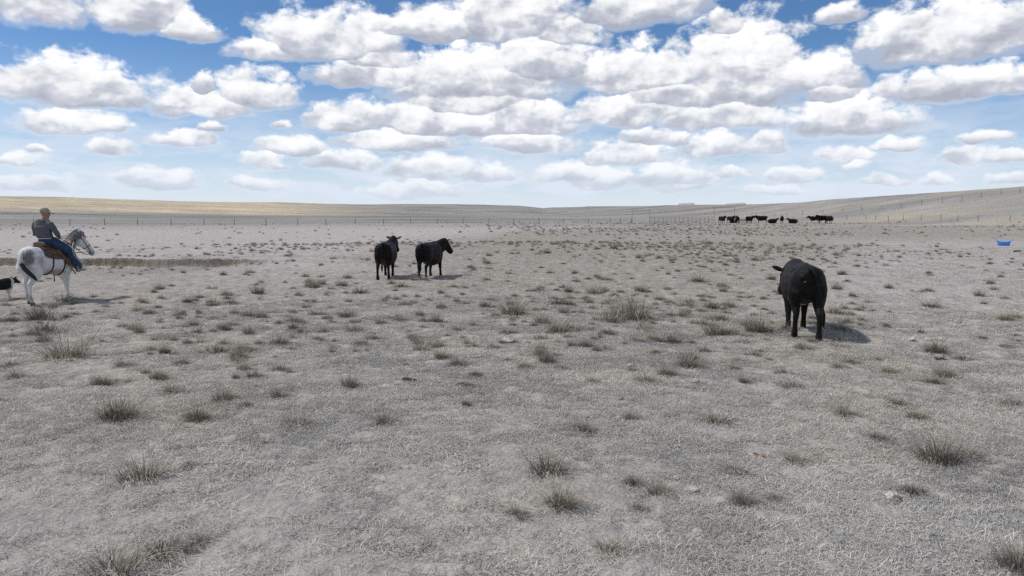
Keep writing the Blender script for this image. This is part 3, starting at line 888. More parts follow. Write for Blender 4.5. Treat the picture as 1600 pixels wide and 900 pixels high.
def cow_mesh(name, mat, voxel=.014, head_yaw=0.0, neck_rise=.0, head_pitch=-.55, legs=(0, 0, 0, 0), tail_side=.0, tail_out=0.0, fat=1.0, lean=0.0):
    """Facing +X, feet at z=0, hips about 1.30 high. legs: fore-aft swing of hind L, hind R, fore L, fore R (metres)"""
    B = Body()
    f = fat
    T = [(-.90, 1.10, .09, .10), (-.85, 1.06, .19, .20), (-.74, 1.00, .285 * f, .290), (-.58, .965, .305 * f, .330), (-.40, .930, .295 * f, .365), (-.15, .880, .325 * f, .410),
         (.10, .855, .350 * f, .430), (.34, .862, .335 * f, .428), (.54, .90, .280 * f, .395), (.70, .955, .225, .335), (.82, .985, .165, .255), (.90, 1.0, .10, .16)]
    B.loft([((x, 0, z + lean * .5 * (-.5 < x < .6)), (0, ry, 0), (0, 0, rz - lean * .5 * (-.5 < x < .6))) for (x, z, ry, rz) in T], 18, 2.25)
    # hook bones, spine and tail head
    for s in (-1, 1):
        B.ball((-.42, s * .195, 1.165), .12, .07, .07)
        B.ball((-.84, s * .12, 1.10), .07, .06, .06)
    B.tube([(-.86, 0, 1.22), (-.4, 0, 1.265), (.1, 0, 1.25), (.5, 0, 1.27), (.72, 0, 1.25)], [.05, .06, .06, .07, .07])
    B.ball((-.85, 0, 1.235), .075, .055, .075)
    # neck and head
    nb = Vector((.70, 0, 1.04))
    yaw = head_yaw
    d = Vector((math.cos(yaw * .7), math.sin(yaw * .7), 0))
    poll = nb + d * .46 + Vector((0, 0, .20 + neck_rise))
    B.tube([(.50, 0, 1.00), nb + d * .08, nb + d * .26 + Vector((0, 0, .09 + neck_rise * .45)), poll], [(.20, .33), (.185, .30), (.16, .255), (.125, .185)], seg=14)
    hd = Vector((math.cos(yaw) * math.cos(head_pitch), math.sin(yaw) * math.cos(head_pitch), math.sin(head_pitch)))
    sd = Vector((-math.sin(yaw), math.cos(yaw), 0))
    up = hd.cross(sd) * -1 if hd.cross(sd).z < 0 else hd.cross(sd)
    hs = 1.13
    def hp(a, b, c): return poll + (hd * a + sd * b + up * c) * hs
    sdl, upl = sd * hs, up * hs
    B.loft([(hp(-.07, 0, -.01), sdl * .06, upl * .06), (hp(-.04, 0, -.02), sdl * .105, upl * .10), (hp(.05, 0, -.045), sdl * .130, upl * .130), (hp(.16, 0, -.055), sdl * .118, upl * .132),
            (hp(.26, 0, -.055), sdl * .092, upl * .115), (hp(.34, 0, -.055), sdl * .086, upl * .104), (hp(.40, 0, -.055), sdl * .095, upl * .098), (hp(.44, 0, -.06), sdl * .085, upl * .080), (hp(.465, 0, -.06), sdl * .05, upl * .045)], 16, 2.3)
    for s in (-1, 1):                                 # ears, drooping a little outwards; eye ridges
        e0 = hp(-.02, s * .09, .02)
        ax = (sd * s * 1.0 + up * .22 - hd * .25).normalized()
        sid = hd.cross(ax).normalized()
        flat = ax.cross(sid)
        B.loft([(e0, sid * .03, flat * .022), (e0 + ax * .07, sid * .066, flat * .024), (e0 + ax * .14, sid * .072, flat * .022), (e0 + ax * .20, sid * .050, flat * .020), (e0 + ax * .245, sid * .016, flat * .014)], 10)
        B.ball(hp(.10, s * .09, .03), .035, .035, .03)
    B.ball(hp(-.07, 0, .05), .07, .07, .055)
    # legs
    for i, s in ((0, 1), (1, -1)):
        w = legs[i]
        y = s * .175
        B.tube([(-.60, s * .14, 1.03), (-.62 + w * .1, s * .175, .86), (-.58 + w * .3, y + s * .015, .70), (-.66 + w * .55, y, .55), (-.745 + w * .75, y - s * .005, .445), (-.735 + w * .9, y, .33), (-.725 + w, y, .20), (-.72 + w, y, .125)],
               [(.16, .18), (.15, .22), (.12, .18), (.078, .108), (.055, .07), (.045, .052), (.043, .046), (.049, .051)], up=(1, 0, 0))
        B.tube([(-.72 + w, y, .12), (-.695 + w, y, .06), (-.685 + w, y, .018)], [(.053, .054), (.058, .062), (.064, .072)], up=(1, 0, 0))
    for i, s in ((2, 1), (3, -1)):
        w = legs[i]
        y = s * .155
        B.tube([(.58, s * .15, .98), (.60 + w * .1, s * .185, .84), (.55 + w * .3, s * .175, .68), (.545 + w * .5, y, .54), (.56 + w * .75, y, .40), (.555 + w * .9, y, .28), (.555 + w, y, .16), (.56 + w, y, .12)],
               [(.10, .17), (.105, .18), (.10, .14), (.078, .092), (.064, .066), (.048, .050), (.046, .047), (.050, .052)], up=(1, 0, 0))
        B.tube([(.56 + w, y, .12), (.58 + w, y, .06), (.59 + w, y, .018)], [(.052, .053), (.057, .061), (.062, .070)], up=(1, 0, 0))
    # brisket and flank folds
    B.ball((.66, 0, .70), .13, .10, .14)
    # tail
    ts, to = tail_side, tail_out
    B.tube([(-.84, 0, 1.24), (-.92, ts * .1, 1.245), (-.975 - to * .4, ts * .3, 1.16), (-.985 - to, ts * .6, .95), (-.975 - to, ts * .9, .72), (-.97 - to, ts, .56)], [.045, .038, .030, .024, .020, .020], up=(0, 1, 0), seg=10)
    B.tube([(-.97 - to, ts, .58), (-.975 - to, ts * 1.03, .48), (-.97 - to, ts * 1.06, .36), (-.965 - to, ts * 1.1, .28)], [.022, .042, .036, .014], up=(0, 1, 0), seg=10)
    return B.build(name, mat, voxel, 5)

def lying_cow_mesh(name, mat, voxel=.03, head_yaw=0.0):
    B = Body()
    T = [(-.85, .40, .14, .16), (-.70, .42, .30, .32), (-.40, .44, .36, .40), (0, .43, .40, .42), (.35, .44, .36, .42), (.60, .48, .26, .36), (.78, .52, .16, .24)]
    B.loft([((x, 0, z), (0, ry, 0), (0, 0, rz)) for (x, z, ry, rz) in T], 16, 2.2)
    c, s = math.cos(head_yaw), math.sin(head_yaw)
    B.tube([(.55, 0, .62), (.80, s * .06, .76), (1.0, s * .16, .92)], [.24, .18, .13])
    B.tube([(.96, s * .14, .95), (1.08, s * .24, .90), (1.08 + .28 * c, s * .5, .74)], [.12, .115, .07])
    for k in (-1, 1): B.tube([(.96, k * .10 + s * .1, .98), (.94, k * .26 + s * .1, 1.0)], [.04, .03])
    B.tube([(.55, .25, .30), (.85, .30, .10), (.60, .34, .07), (.45, .34, .07)], [.11, .07, .05, .05])
    B.tube([(-.55, .28, .30), (-.25, .44, .16), (-.50, .48, .07), (-.15, .50, .06)], [.18, .12, .06, .05])
    B.tube([(-.84, 0, .52), (-.96, .06, .30), (-.92, .18, .08)], [.04, .03, .03])
    return B.build(name, mat, voxel, 4)

def put(obj_name, me, px, py, yaw, scale, label, cat, group=None, z_off=0.0):
    p = ground_at(px, py)
    o = link(obj_name, me, loc=(p.x, p.y, p.z - .01 + z_off), rot=(0, 0, yaw), scale=scale)
    return tag(o, label, cat, group)

# heading: angle of +X; pi/2 points straight away from the camera
M_COWN = spot_mat('black cattle coat with mud', BLACK, [((-.48, .26, .70), (.10, .10, .06), (.06, .058, .055), .5, 1.6), ((-.70, .20, .13), (.07, .10, .022), (.20, .19, .18), .3, .6), ((.56, .16, .13), (.07, .1, .022), (.16, .15, .14), .3, .6),
                                                        ((.05, 0, .50), (.22, .13, .09), (.52, .49, .46), .3, .7), ((-.9, .09, 1.03), (.05, .016, .016), (.16, .15, .14), .5, .8), ((-.9, -.10, 1.05), (.05, .016, .014), (.16, .15, .14), .5, .8)], rough=.6, spec=.15)  # last two pale spots are highlights on the pin bones, painted into the coat
near_cow = put('cow', cow_mesh('near_cow', M_COWN, .013, head_yaw=.24, neck_rise=-.20, head_pitch=-.85, legs=(.16, -.14, -.16, .10), tail_side=-.20, tail_out=.0, fat=.97, lean=.09), 1250, 521,
               math.pi / 2 - R(21) + R(8.5), 1.07, 'black cow seen from behind, standing alone nearest on the right', 'cow', 'loose black cattle walking away')
put('cow', cow_mesh('mid_cow_a', M_COW, .018, head_yaw=-.35, neck_rise=.10, head_pitch=-.95, legs=(-.12, .10, .18, -.10), fat=1.06), 604, 434, math.pi / 2 + R(9.5) - R(9), 1.0,
    'black cow walking away, left one of the pair in mid pasture', 'cow', 'loose black cattle walking away')
put('cow', cow_mesh('mid_cow_b', M_COW, .018, head_yaw=-.7, neck_rise=.04, head_pitch=-.85, legs=(.06, -.18, -.10, .16), fat=1.04), 672, 433, math.pi / 2 + R(6) - R(20), .98,
    'black cow with its head turned right, right one of the pair in mid pasture', 'cow', 'loose black cattle walking away')

FAR_A = cow_mesh('far_cow_level', M_COW, .035, legs=(.05, -.08, .08, -.06), neck_rise=.06)
FAR_B = cow_mesh('far_cow_low', M_COW, .035, neck_rise=-.28, head_pitch=-1.0, legs=(-.05, .05, 0, .08))
FAR_L = lying_cow_mesh('lying_cow', M_COW, .035, .4)
herd = 'black cattle resting by the corral'
def far_cow(px, Y, me, yaw, label, s=1.0):
    p = at_dist(px, Y)
    o = link('cow', me, loc=(p.x, p.y, p.z - .03), rot=(0, 0, yaw), scale=s * 1.2)
    tag(o, label, 'cow', herd)
far_cow(1125, 168, FAR_A, R(-75), 'leftmost black cow standing by the far corral frame')
far_cow(1138.5, 168, FAR_A, R(-70), 'second black cow from the left standing by the far corral frame')
far_cow(1143, 170, FAR_L, R(170), 'black cow lying behind the second one from the left of the far herd', .85)
far_cow(1149, 166, FAR_A, R(80), 'black cow standing at the left end of the pale feed trough')
far_cow(1167.5, 166, FAR_A, R(35), 'black cow standing at the right end of the pale feed trough')
far_cow(1187, 167, FAR_A, R(180), 'black cow standing broadside in the middle of the far herd', 1.05)
far_cow(1203.5, 166, FAR_L, R(5), 'black cow lying right of the broadside one in the far herd')
far_cow(1218, 167, FAR_A, R(70), 'single black cow standing between the two lying ones of the far herd')
far_cow(1235, 166, FAR_L, R(178), 'black cow lying at the right of the far herd')
far_cow(1268, 176, FAR_A, R(178), 'black cow half hidden at the left of the right-hand knot of far cattle')
far_cow(1280.5, 166, FAR_A, R(200), 'black cow in the middle of the right-hand knot of far cattle', 1.12)
far_cow(1290.5, 165, FAR_B, R(-85), 'black cow at the right end of the far herd', 1.08)

# ------------------------------------------------------------------ horse
M_HORSE = spot_mat('white grey horse coat', ((.60, .585, .57), (.82, .80, .78)), [
    ((-.74, -.15, 1.20), (.13, .15, .22), (.19, .185, .185), .5, 1.1), ((-.50, -.27, 1.10), (.12, .14, .13), (.42, .41, .40), .6, 1.2), ((-.62, .22, 1.30), (.17, .2, .2), (.2, .195, .195), .5, 1.0),
    ((.0, -.26, .78), (.32, .2, .09), (.34, .31, .28), .6, 1.0), ((.84, -.14, 1.52), (.12, .2, .16), (.26, .25, .245), .6, 1.2),
    ((1.36, -.15, 1.22), (.14, .16, .12), (.10, .095, .095), .4, .6), ((-.6, 0, .03), (.5, .5, .055), (.05, .045, .04), .3, .2), ((.55, 0, .03), (.5, .5, .055), (.05, .045, .04), .3, .2),
    ((-.6, 0, .18), (.4, .4, .10), (.40, .37, .33), .6, 1.0)], rough=.7, fine=80, spec=.15)
M_MANE = spot_mat('dark mane and tail hair', ((.018, .018, .022), (.055, .052, .055)), [], rough=.6, spec=.2, bump=.6)
M_LEATHER = plain_mat('brown saddle leather', (.13, .062, .032), .5, .3, 25, spec=.4)
M_DARKLEATHER = plain_mat('dark strap leather', (.030, .022, .018), .55, .3, 30, spec=.35)
M_PAD = plain_mat('grey brown saddle blanket', (.10, .085, .07), .95, .4, 40, bump=.4)
M_ROPE = plain_mat('pale rope', (.45, .40, .32), .85, .15, 90)
M_STEEL = plain_mat('worn steel', (.45, .45, .44), .4, .2, 30, metallic=.9)
M_EYE = plain_mat('dark eye', (.01, .008, .007), .15, .1, 30, spec=.6)

def horse_mesh():
    B = Body()
    T = [(-.82, 1.22, .07, .10), (-.78, 1.19, .16, .20), (-.68, 1.155, .245, .30), (-.52, 1.14, .285, .345), (-.32, 1.125, .275, .335), (-.08, 1.085, .285, .345), (.18, 1.06, .29, .36), (.40, 1.085, .255, .36),
         (.56, 1.12, .215, .33), (.68, 1.14, .16, .26), (.76, 1.14, .09, .16)]
    B.loft([((x, 0, z), (0, ry, 0), (0, 0, rz)) for (x, z, ry, rz) in T], 18, 2.15)
    B.ball((.36, 0, 1.42), .22, .09, .09)
    B.tube([(.42, 0, 1.12), (.60, 0, 1.24), (.76, -.02, 1.42), (.90, -.05, 1.60), (1.02, -.09, 1.72)], [(.15, .30), (.145, .27), (.115, .20), (.095, .155), (.085, .115)], seg=14)
    # head
    poll = Vector((1.03, -.09, 1.755)); yaw, pit = -.45, -.95
    hd = Vector((math.cos(yaw) * math.cos(pit), math.sin(yaw) * math.cos(pit), math.sin(pit))); sd = Vector((-math.sin(yaw), math.cos(yaw), 0)); up = sd.cross(hd) * -1
    if up.x < 0: up = -up
    hs = 1.14
    hp = lambda a, b, c: poll + hd * a * hs + sd * b * hs + up * c * hs
    sdl, upl = sd * hs, up * hs
    B.loft([(hp(-.05, 0, -.03), sdl * .05, upl * .06), (hp(0, 0, -.04), sdl * .085, upl * .10), (hp(.10, 0, -.065), sdl * .098, upl * .135), (hp(.20, 0, -.06), sdl * .088, upl * .135), (hp(.32, 0, -.03), sdl * .066, upl * .100),
            (hp(.44, 0, -.015), sdl * .056, upl * .078), (hp(.53, 0, -.02), sdl * .060, upl * .074), (hp(.59, 0, -.03), sdl * .052, upl * .060), (hp(.62, 0, -.035), sdl * .03, upl * .03)], 16, 2.2)
    B.ball(hp(.15, -.085, .03), .03, .03, .028); B.ball(hp(.15, .085, .03), .03, .03, .028)
    for s in (-1, 1):
        e0 = hp(-.03, s * .06, .02); ax = (Vector((0, 0, 1)) * .95 + sd * s * .25 + up * .1).normalized(); sid = hd.cross(ax).normalized(); fl = ax.cross(sid)
        B.loft([(e0, sid * .025, fl * .022), (e0 + ax * .05, sid * .042, fl * .026), (e0 + ax * .10, sid * .036, fl * .022), (e0 + ax * .15, sid * .012, fl * .012)], 10)
    # legs: hind L (+y), hind R, fore L, fore R
    for s, w in ((1, .13), (-1, -.10)):
        y = s * .15
        B.tube([(-.55, s * .13, 1.14), (-.56, s * .165, .96), (-.50 + w * .3, s * .17, .80), (-.60 + w * .6, y, .63), (-.685 + w * .8, y, .53), (-.675 + w * .9, y, .40), (-.665 + w, y, .25), (-.655 + w, y, .165), (-.62 + w, y, .09), (-.60 + w, y, .02)],
               [(.15, .20), (.145, .22), (.115, .17), (.068, .095), (.048, .068), (.036, .044), (.034, .040), (.043, .048), (.042, .046), (.056, .066)], up=(1, 0, 0))
    for s, w in ((1, .30), (-1, -.02)):
        y = s * .145
        B.tube([(.50, s * .14, 1.10), (.55, s * .165, .93), (.50 + w * .2, s * .16, .78), (.50 + w * .5, y, .62), (.505 + w * .78, y, .48), (.505 + w * .9, y, .34), (.505 + w, y, .20), (.51 + w, y, .155), (.535 + w, y, .08), (.55 + w, y, .02)],
               [(.10, .18), (.105, .17), (.085, .12), (.060, .074), (.048, .054), (.034, .038), (.033, .036), (.041, .044), (.040, .044), (.054, .062)], up=(1, 0, 0))
    return B.build('horse_body', M_HORSE, .013, 4), hp, sd, up, hd

def strap(name, pts, w, th, mat, parent, up=(0, 0, 1)):
    B = Body()
    B.tube(pts, [(w, th)] * len(pts), up=up, seg=8, sq=3)
    me = bpy.data.meshes.new(name); me.from_pydata([tuple(v) for v in B.V], [], B.F); me.materials.append(mat)
    me.polygons.foreach_set('use_smooth', np.ones(len(me.polygons), dtype=bool))
    return link(name, me, parent)

def empty(name, loc, rz=0.0):
    o = bpy.data.objects.new(name, None); COL.objects.link(o)
    o.location = loc; o.rotation_euler = (0, 0, rz); o.empty_display_size = .3
    return o

def bezier(pts, n):
    """smooth path through points"""
    P = [Vector(p) for p in pts]; out = []
    for i in range(len(P) - 1):
        p0, p1, p2, p3 = P[max(i - 1, 0)], P[i], P[i + 1], P[min(i + 2, len(P) - 1)]
        for k in range(n):
            t = k / n
            out.append(.5 * ((2 * p1) + (p2 - p0) * t + (2 * p0 - 5 * p1 + 4 * p2 - p3) * t * t + (3 * p1 - p0 - 3 * p2 + p3) * t ** 3))
    out.append(P[-1])
    return out

def build_horse_and_rider():
    a, b = ground_at(43, 477), ground_at(109, 466.5)
    c = (a + b) / 2
    YAW = R(80)
    loc = Vector((c.x, c.y, gz(c.x, c.y) + .0))
    me, hp, sd, up, hd = horse_mesh()
    horse = empty('horse', loc, YAW)
    tag(horse, 'white grey saddled horse with dark tail and mottled rump, standing at the left', 'horse')
    link('body', me, horse)
    # mane: a hanging sheet of locks over the crest
    B = Body()
    crest = bezier([(.50, 0, 1.50), (.68, -.01, 1.62), (.84, -.03, 1.76), (.98, -.07, 1.85), (1.06, -.10, 1.86)], 4)
    rg = random.Random(4)
    for i, p in enumerate(crest):
        L = rg.uniform(.10, .26)
        y = -.10 - .03 * (i < 8)
        B.tube([p + Vector((0, 0, .01)), p + Vector((.01, y * .7, -.05)), p + Vector((.02 + rg.uniform(-.03, .03), y - .03, -L * .6)), p + Vector((.0 + rg.uniform(-.05, .05), y - .035, -L))], [.028, .030, .026, .010], up=(1, 0, 0), seg=8)
    mm = spot_mat('grey mane hair', ((.09, .085, .085), (.26, .245, .235)), [((.56, -.1, 1.5), (.16, .3, .25), (.42, .38, .33), .4, .8)], rough=.7, spec=.15, bump=.6)
    link('mane', B.build('mane', mm, .013, 1), horse)
    B = Body()                                        # forelock
    for k in range(3):
        B.tube([hp(-.05, (k - 1) * .03, .05), hp(.05, (k - 1) * .035, .085), hp(.16, (k - 1) * .04, .085)], [.025, .028, .01], seg=8)
    link('forelock', B.build('forelock', mm, .012, 2), horse)
    B = Body()                                        # tail: pale dock, dark hair swung towards the flank
    B.tube(bezier([(-.79, -.02, 1.33), (-.88, -.05, 1.23), (-.93, -.10, 1.10), (-.93, -.17, .97), (-.87, -.25, .84), (-.79, -.31, .72), (-.72, -.34, .62)], 3),
           [.04, .042, .043, .044, .045, .047, .050, .053, .056, .058, .058, .058, .057, .055, .052, .046, .038, .026, .010], up=(0, 1, 0), seg=12)
    tl = spot_mat('tail hair', ((.016, .018, .026), (.045, .046, .056)), [((-.88, -.05, 1.30), (.2, .2, .25), (.50, .48, .46), .2, .4)], rough=.6, spec=.2, bump=.6)
    link('tail', B.build('tail', tl, .014, 2), horse)
    for s in (-1, 1):
        e = Body(); e.ball(hp(.15, s * .104, .045), .016, .016, .016)
        em = bpy.data.meshes.new('eye'); em.from_pydata([tuple(v) for v in e.V], [], e.F); em.materials.append(M_EYE); link('eye', em, horse)

    # saddle, a thing on the horse
    sad = empty('saddle', loc, YAW)
    tag(sad, 'brown western saddle on dark blanket strapped to the white horse', 'saddle')
    def sheet(name, x0, x1, drop, off, mat, flare=0.0, zoff=0.0):
        """leather or cloth sheet laid over the back following the barrel"""
        V, F = [], []
        nx, na = 10, 17
        for i in range(nx + 1):
            fx = i / nx; x = x0 + (x1 - x0) * fx
            zc = np.interp(x, [-.52, -.32, -.08, .18, .40, .56], [1.14, 1.125, 1.085, 1.06, 1.085, 1.12]); ry = np.interp(x, [-.52, -.32, -.08, .18, .40, .56], [.285, .275, .285, .29, .255, .215]); rz = np.interp(x, [-.52, -.32, -.08, .18, .40, .56], [.345, .335, .345, .36, .36, .33])
            corner = 1 - flare * (abs(fx - .5) * 2) ** 4
            for k in range(na):
                a_ = (k / (na - 1) - .5) * 2 * drop * corner
                for o_ in (off, off + .012):
                    V.append((x, math.sin(a_) * (ry + o_), zc + math.cos(a_) * (rz + o_) + .012 * abs(math.cos(a_)) + zoff))
        W = na * 2
        for i in range(nx):
            for k in range(na - 1):
                q = i * W + k * 2
                F.append((q + 1, q + 3, q + W + 3, q + W + 1)); F.append((q, q + W, q + W + 2, q + 2))
        for i in range(nx):
            for k in (0, na - 1):
                q = i * W + k * 2; F.append((q, q + 1, q + W + 1, q + W))
        for k in range(na - 1):
            for i in (0, nx):
                q = i * W + k * 2; F.append((q, q + 2, q + 3, q + 1))
        m = mesh_np(name, V, F, mat, smooth=True)
        return link(name, m, sad)
    sheet('blanket', -.34, .44, 1.42, .014, M_PAD, .10)
    sheet('skirt', -.26, .36, 1.12, .032, M_LEATHER, .25, .004)
    for s in (-1, 1):                                 # fenders hang to the stirrups
        strap('fender', bezier([(.10, s * .25, 1.38), (.22, s * .315, 1.20), (.40, s * .34, 1.0), (.52, s * .40, .88)], 3), .05, .010, M_LEATHER, sad, up=(0, 1, 0))
        st = Body()
        for (p, q) in (((.52, s * .355, .90), (.60, s * .355, .76)), ((.52, s * .46, .90), (.60, s * .46, .76)), ((.60, s * .355, .76), (.60, s * .46, .76)), ((.52, s * .355, .90), (.52, s * .46, .90))):
            st.tube([p, ((Vector(p) + Vector(q)) / 2), q], [.014] * 3, seg=8, up=(1, 0, 0))
        m = bpy.data.meshes.new('stirrup'); m.from_pydata([tuple(v) for v in st.V], [], st.F); m.materials.append(M_STEEL); link('stirrup', m, sad)
    B = Body()                                        # seat with cantle and fork
    B.loft([((-.24, 0, 1.50), (0, .17, 0), (0, 0, .03)), ((-.22, 0, 1.53), (0, .19, 0), (0, 0, .07)), ((-.14, 0, 1.495), (0, .17, 0), (0, 0, .05)), ((.02, 0, 1.475), (0, .15, 0), (0, 0, .045)), ((.18, 0, 1.50), (0, .12, 0), (0, 0, .06)), ((.26, 0, 1.53), (0, .14, 0), (0, 0, .08)), ((.31, 0, 1.52), (0, .08, 0), (0, 0, .05))], 14, 2.4)
    B.tube([(.28, 0, 1.58), (.31, 0, 1.64), (.33, 0, 1.66)], [.022, .02, .035], seg=10)
    link('seat', B.build('seat', M_LEATHER, .014, 2), sad)
    def girth(name, x, w, off):
        zc = np.interp(x, [-.32, -.08, .18, .40], [1.125, 1.085, 1.06, 1.085]); ry = np.interp(x, [-.32, -.08, .18, .40], [.275, .285, .29, .255]) + off; rz = np.interp(x, [-.32, -.08, .18, .40], [.335, .345, .36, .36]) + off
        pts = [(x, math.sin(t_) * ry, zc - math.cos(t_) * rz) for t_ in np.linspace(-2.0, 2.0, 21)]
        strap(name, pts, w, .009, M_DARKLEATHER, sad, up=(1, 0, 0))
    girth('cinch', .30, .018 if False else .03, .012); girth('rear_cinch', -.10, .022, .012)
    strap('hanging_strap', [(-.02, -.20, .75), (-.02, -.21, .64), (-.015, -.20, .54)], .014, .008, M_DARKLEATHER, sad, up=(1, 0, 0))
    strap('breast_collar', bezier([(.36, -.27, 1.20), (.58, -.24, 1.10), (.78, -.10, 1.02), (.80, 0, 1.0), (.78, .10, 1.02), (.58, .24, 1.10), (.36, .27, 1.20)], 3), .020, .008, M_DARKLEATHER, sad)
    strap('tie_strap', bezier([(.44, -.25, .98), (.56, -.25, .84), (.66, -.27, .70)], 3), .018, .008, M_DARKLEATHER, sad, up=(0, 1, 0))

    # bridle
    br = empty('bridle', loc, YAW)
    tag(br, 'dark bridle with pale rope reins on the head of the white horse', 'bridle')
    def ringstrap(name, a_, w, h, zc, n=16):
        pts = [hp(a_, math.cos(t_) * w, zc + math.sin(t_) * h) for t_ in np.linspace(0, 2 * math.pi, n + 1)]
        strap(name, pts, .011, .006, M_DARKLEATHER, br, up=tuple(hd))
    ringstrap('noseband', .36, .070, .098, -.028); ringstrap('browband', .02, .098, .115, -.045)
    for s in (-1, 1):
        strap('cheek_strap', [hp(.02, s * .098, -.01), hp(.2, s * .097, -.03), hp(.36, s * .070, -.03), hp(.50, s * .066, -.05)], .011, .006, M_DARKLEATHER, br)
    R1 = bezier([hp(.50, -.07, -.05), (1.12, -.30, 1.20), (.92, -.30, 1.24), (.72, -.22, 1.42), (.50, -.10, 1.60), (.40, -.06, 1.66)], 5)
    strap('rein', R1, .009, .009, M_DARKLEATHER, br)
    R2 = bezier([hp(.50, .07, -.05), (1.10, .12, 1.24), (.90, .20, 1.30), (.70, .16, 1.46), (.50, .02, 1.62), (.40, -.02, 1.66)], 5)
    strap('rein', R2, .009, .009, M_DARKLEATHER, br)
    R3 = bezier([(.39, -.06, 1.66), (.66, -.20, 1.66), (.78, -.14, 1.56), (.60, -.30, 1.52), (.42, -.42, 1.40), (.42, -.46, 1.22), (.58, -.47, 1.05), (.70, -.46, .96)], 5)
    strap('rope', R3, .013, .013, M_ROPE, br)
    R4 = bezier([(.40, -.05, 1.68), (.60, -.10, 1.72), (.72, -.12, 1.64), (.84, -.12, 1.58)], 5)
    strap('rope', R4, .013, .013, M_ROPE, br)

    # ---------------- rider
    per = empty('person', loc, YAW)
    tag(per, 'person in grey hoodie, blue jeans and mottled cap riding the white horse', 'person')
    M_SKIN = plain_mat('skin', (.36, .205, .145), .55, .15, 40)
    M_HOOD = plain_mat('grey hoodie knit', (.115, .122, .135), .95, .22, 22, spec=.1, bump=.5)
    M_JEAN = plain_mat('blue denim', (.035, .068, .135), .9, .35, 18, spec=.1, bump=.4)
    M_CAP = plain_mat('mottled cap cloth', (.33, .285, .22), .9, .6, 26, spec=.1)
    M_BOOT = plain_mat('pale worn boot', (.50, .48, .45), .7, .3, 30)
    M_SOLE = plain_mat('dark boot sole', (.05, .045, .04), .8, .3, 30)
    M_SHIRT = plain_mat('white shirt hem', (.62, .61, .60), .9, .1, 20)
    M_GLASS = plain_mat('dark sunglasses', (.012, .012, .014), .15, .1, 10, spec=.6)
    hipz = 1.60
    neck = Vector((-.02, 0, 2.14))
    head = Vector((.025, -.015, 2.305))
    hips = {s: Vector((.05, s * .11, hipz)) for s in (-1, 1)}
    knees = {s: Vector((.40, s * .36, 1.30)) for s in (-1, 1)}
    ank = {s: Vector((.60, s * .41, .90)) for s in (-1, 1)}
    sho = {s: Vector((-.06, s * .20, 2.05)) for s in (-1, 1)}
    elb = {-1: Vector((.03, -.33, 1.80)), 1: Vector((.03, .32, 1.80))}
    han = {-1: Vector((.34, -.10, 1.70)), 1: Vector((.32, .06, 1.66))}
    fy = -.55                                           # the head looks to the right of the horse's course
    fd = Vector((math.cos(fy), math.sin(fy), -.06)).normalized(); fs = Vector((-math.sin(fy), math.cos(fy), 0)); fu = fd.cross(fs)
    H = lambda a_, b_, c_: head + fd * a_ + fs * b_ + fu * c_
    B = Body()
    B.loft([((.02, 0, hipz - .06), (0, .16, 0), (.12, 0, 0)), ((.01, 0, hipz + .06), (0, .175, 0), (.125, 0, 0)), ((-.03, 0, hipz + .20), (0, .155, 0), (.11, 0, 0)), ((-.06, 0, 1.95), (0, .18, 0), (.115, 0, 0)), ((-.05, 0, 2.06), (0, .175, 0), (.09, 0, 0)), ((-.03, 0, 2.12), (0, .07, 0), (.06, 0, 0))], 16, 2.3)
    B.tube([(-.03, 0, 2.08), neck + Vector((0, 0, .03)), head + Vector((-.01, 0, -.06))], [.058, .055, .055])
    # head with jaw, nose, brow, ears
    B.loft([(H(.01, 0, -.125), fs * .030, fd * .035), (H(.02, 0, -.105), fs * .050, fd * .060), (H(.012, 0, -.06), fs * .064, fd * .082), (H(0, 0, 0), fs * .074, fd * .096), (H(-.008, 0, .05), fs * .075, fd * .098), (H(-.01, 0, .09), fs * .062, fd * .080), (H(-.01, 0, .115), fs * .03, fd * .04)], 16)
    B.tube([H(.085, 0, .02), H(.105, 0, -.015), H(.112, 0, -.032)], [.011, .014, .017], seg=8)
    B.ball(H(.088, 0, -.068), .020, .020, .008); B.ball(H(.088, 0, -.083), .018, .018, .008); B.ball(H(.072, 0, -.115), .025, .025, .018)
    for s in (-1, 1): B.ball(H(-.005, s * .076, -.01), .022, .012, .032)
    for s in (-1, 1):
        B.tube([sho[s], (sho[s] + elb[s]) / 2 + Vector((0, s * .01, 0)), elb[s], (elb[s] + han[s]) / 2, han[s]], [.055, .048, .042, .038, .028])
        d_ = (han[s] - elb[s]).normalized(); lat = d_.cross(Vector((0, 0, 1))).normalized() * -s; dn = d_.cross(lat)
        if dn.z > 0: dn = -dn
        pc = han[s] + d_ * .055
        B.tube([han[s], pc, pc + d_ * .025], [(.022, .035), (.020, .040), (.016, .036)], seg=10, up=tuple(lat))
        for k, (o_, L) in enumerate(((.030, .070), (.010, .078), (-.010, .073), (-.030, .058))):      # fingers closed round the reins
            f0 = pc + d_ * .030 + dn * (-o_)
            B.tube([f0, f0 + d_ * L * .35 + lat * .004, f0 + d_ * L * .42 + lat * L * .34, f0 + d_ * L * .12 + lat * L * .48], [.0095, .009, .0088, .008], seg=8)
        t0 = pc - d_ * .02 - dn * .034
        B.tube([t0, t0 + d_ * .03 - dn * .012 + lat * .012, t0 + d_ * .055 + lat * .030], [.012, .011, .009], seg=8)
        B.tube([hips[s], (hips[s] + knees[s]) / 2 + Vector((0, s * .02, .015)), knees[s], (knees[s] + ank[s]) / 2 + Vector((-.01, 0, 0)), ank[s]], [.092, .082, .062, .056, .040])
        B.tube([ank[s], ank[s] + Vector((.06, s * .01, -.055)), ank[s] + Vector((.17, s * .025, -.075))], [.04, .042, .03])
    link('body', B.build('body', M_SKIN, .0085, 2), per)
    # hoodie
    B = Body()
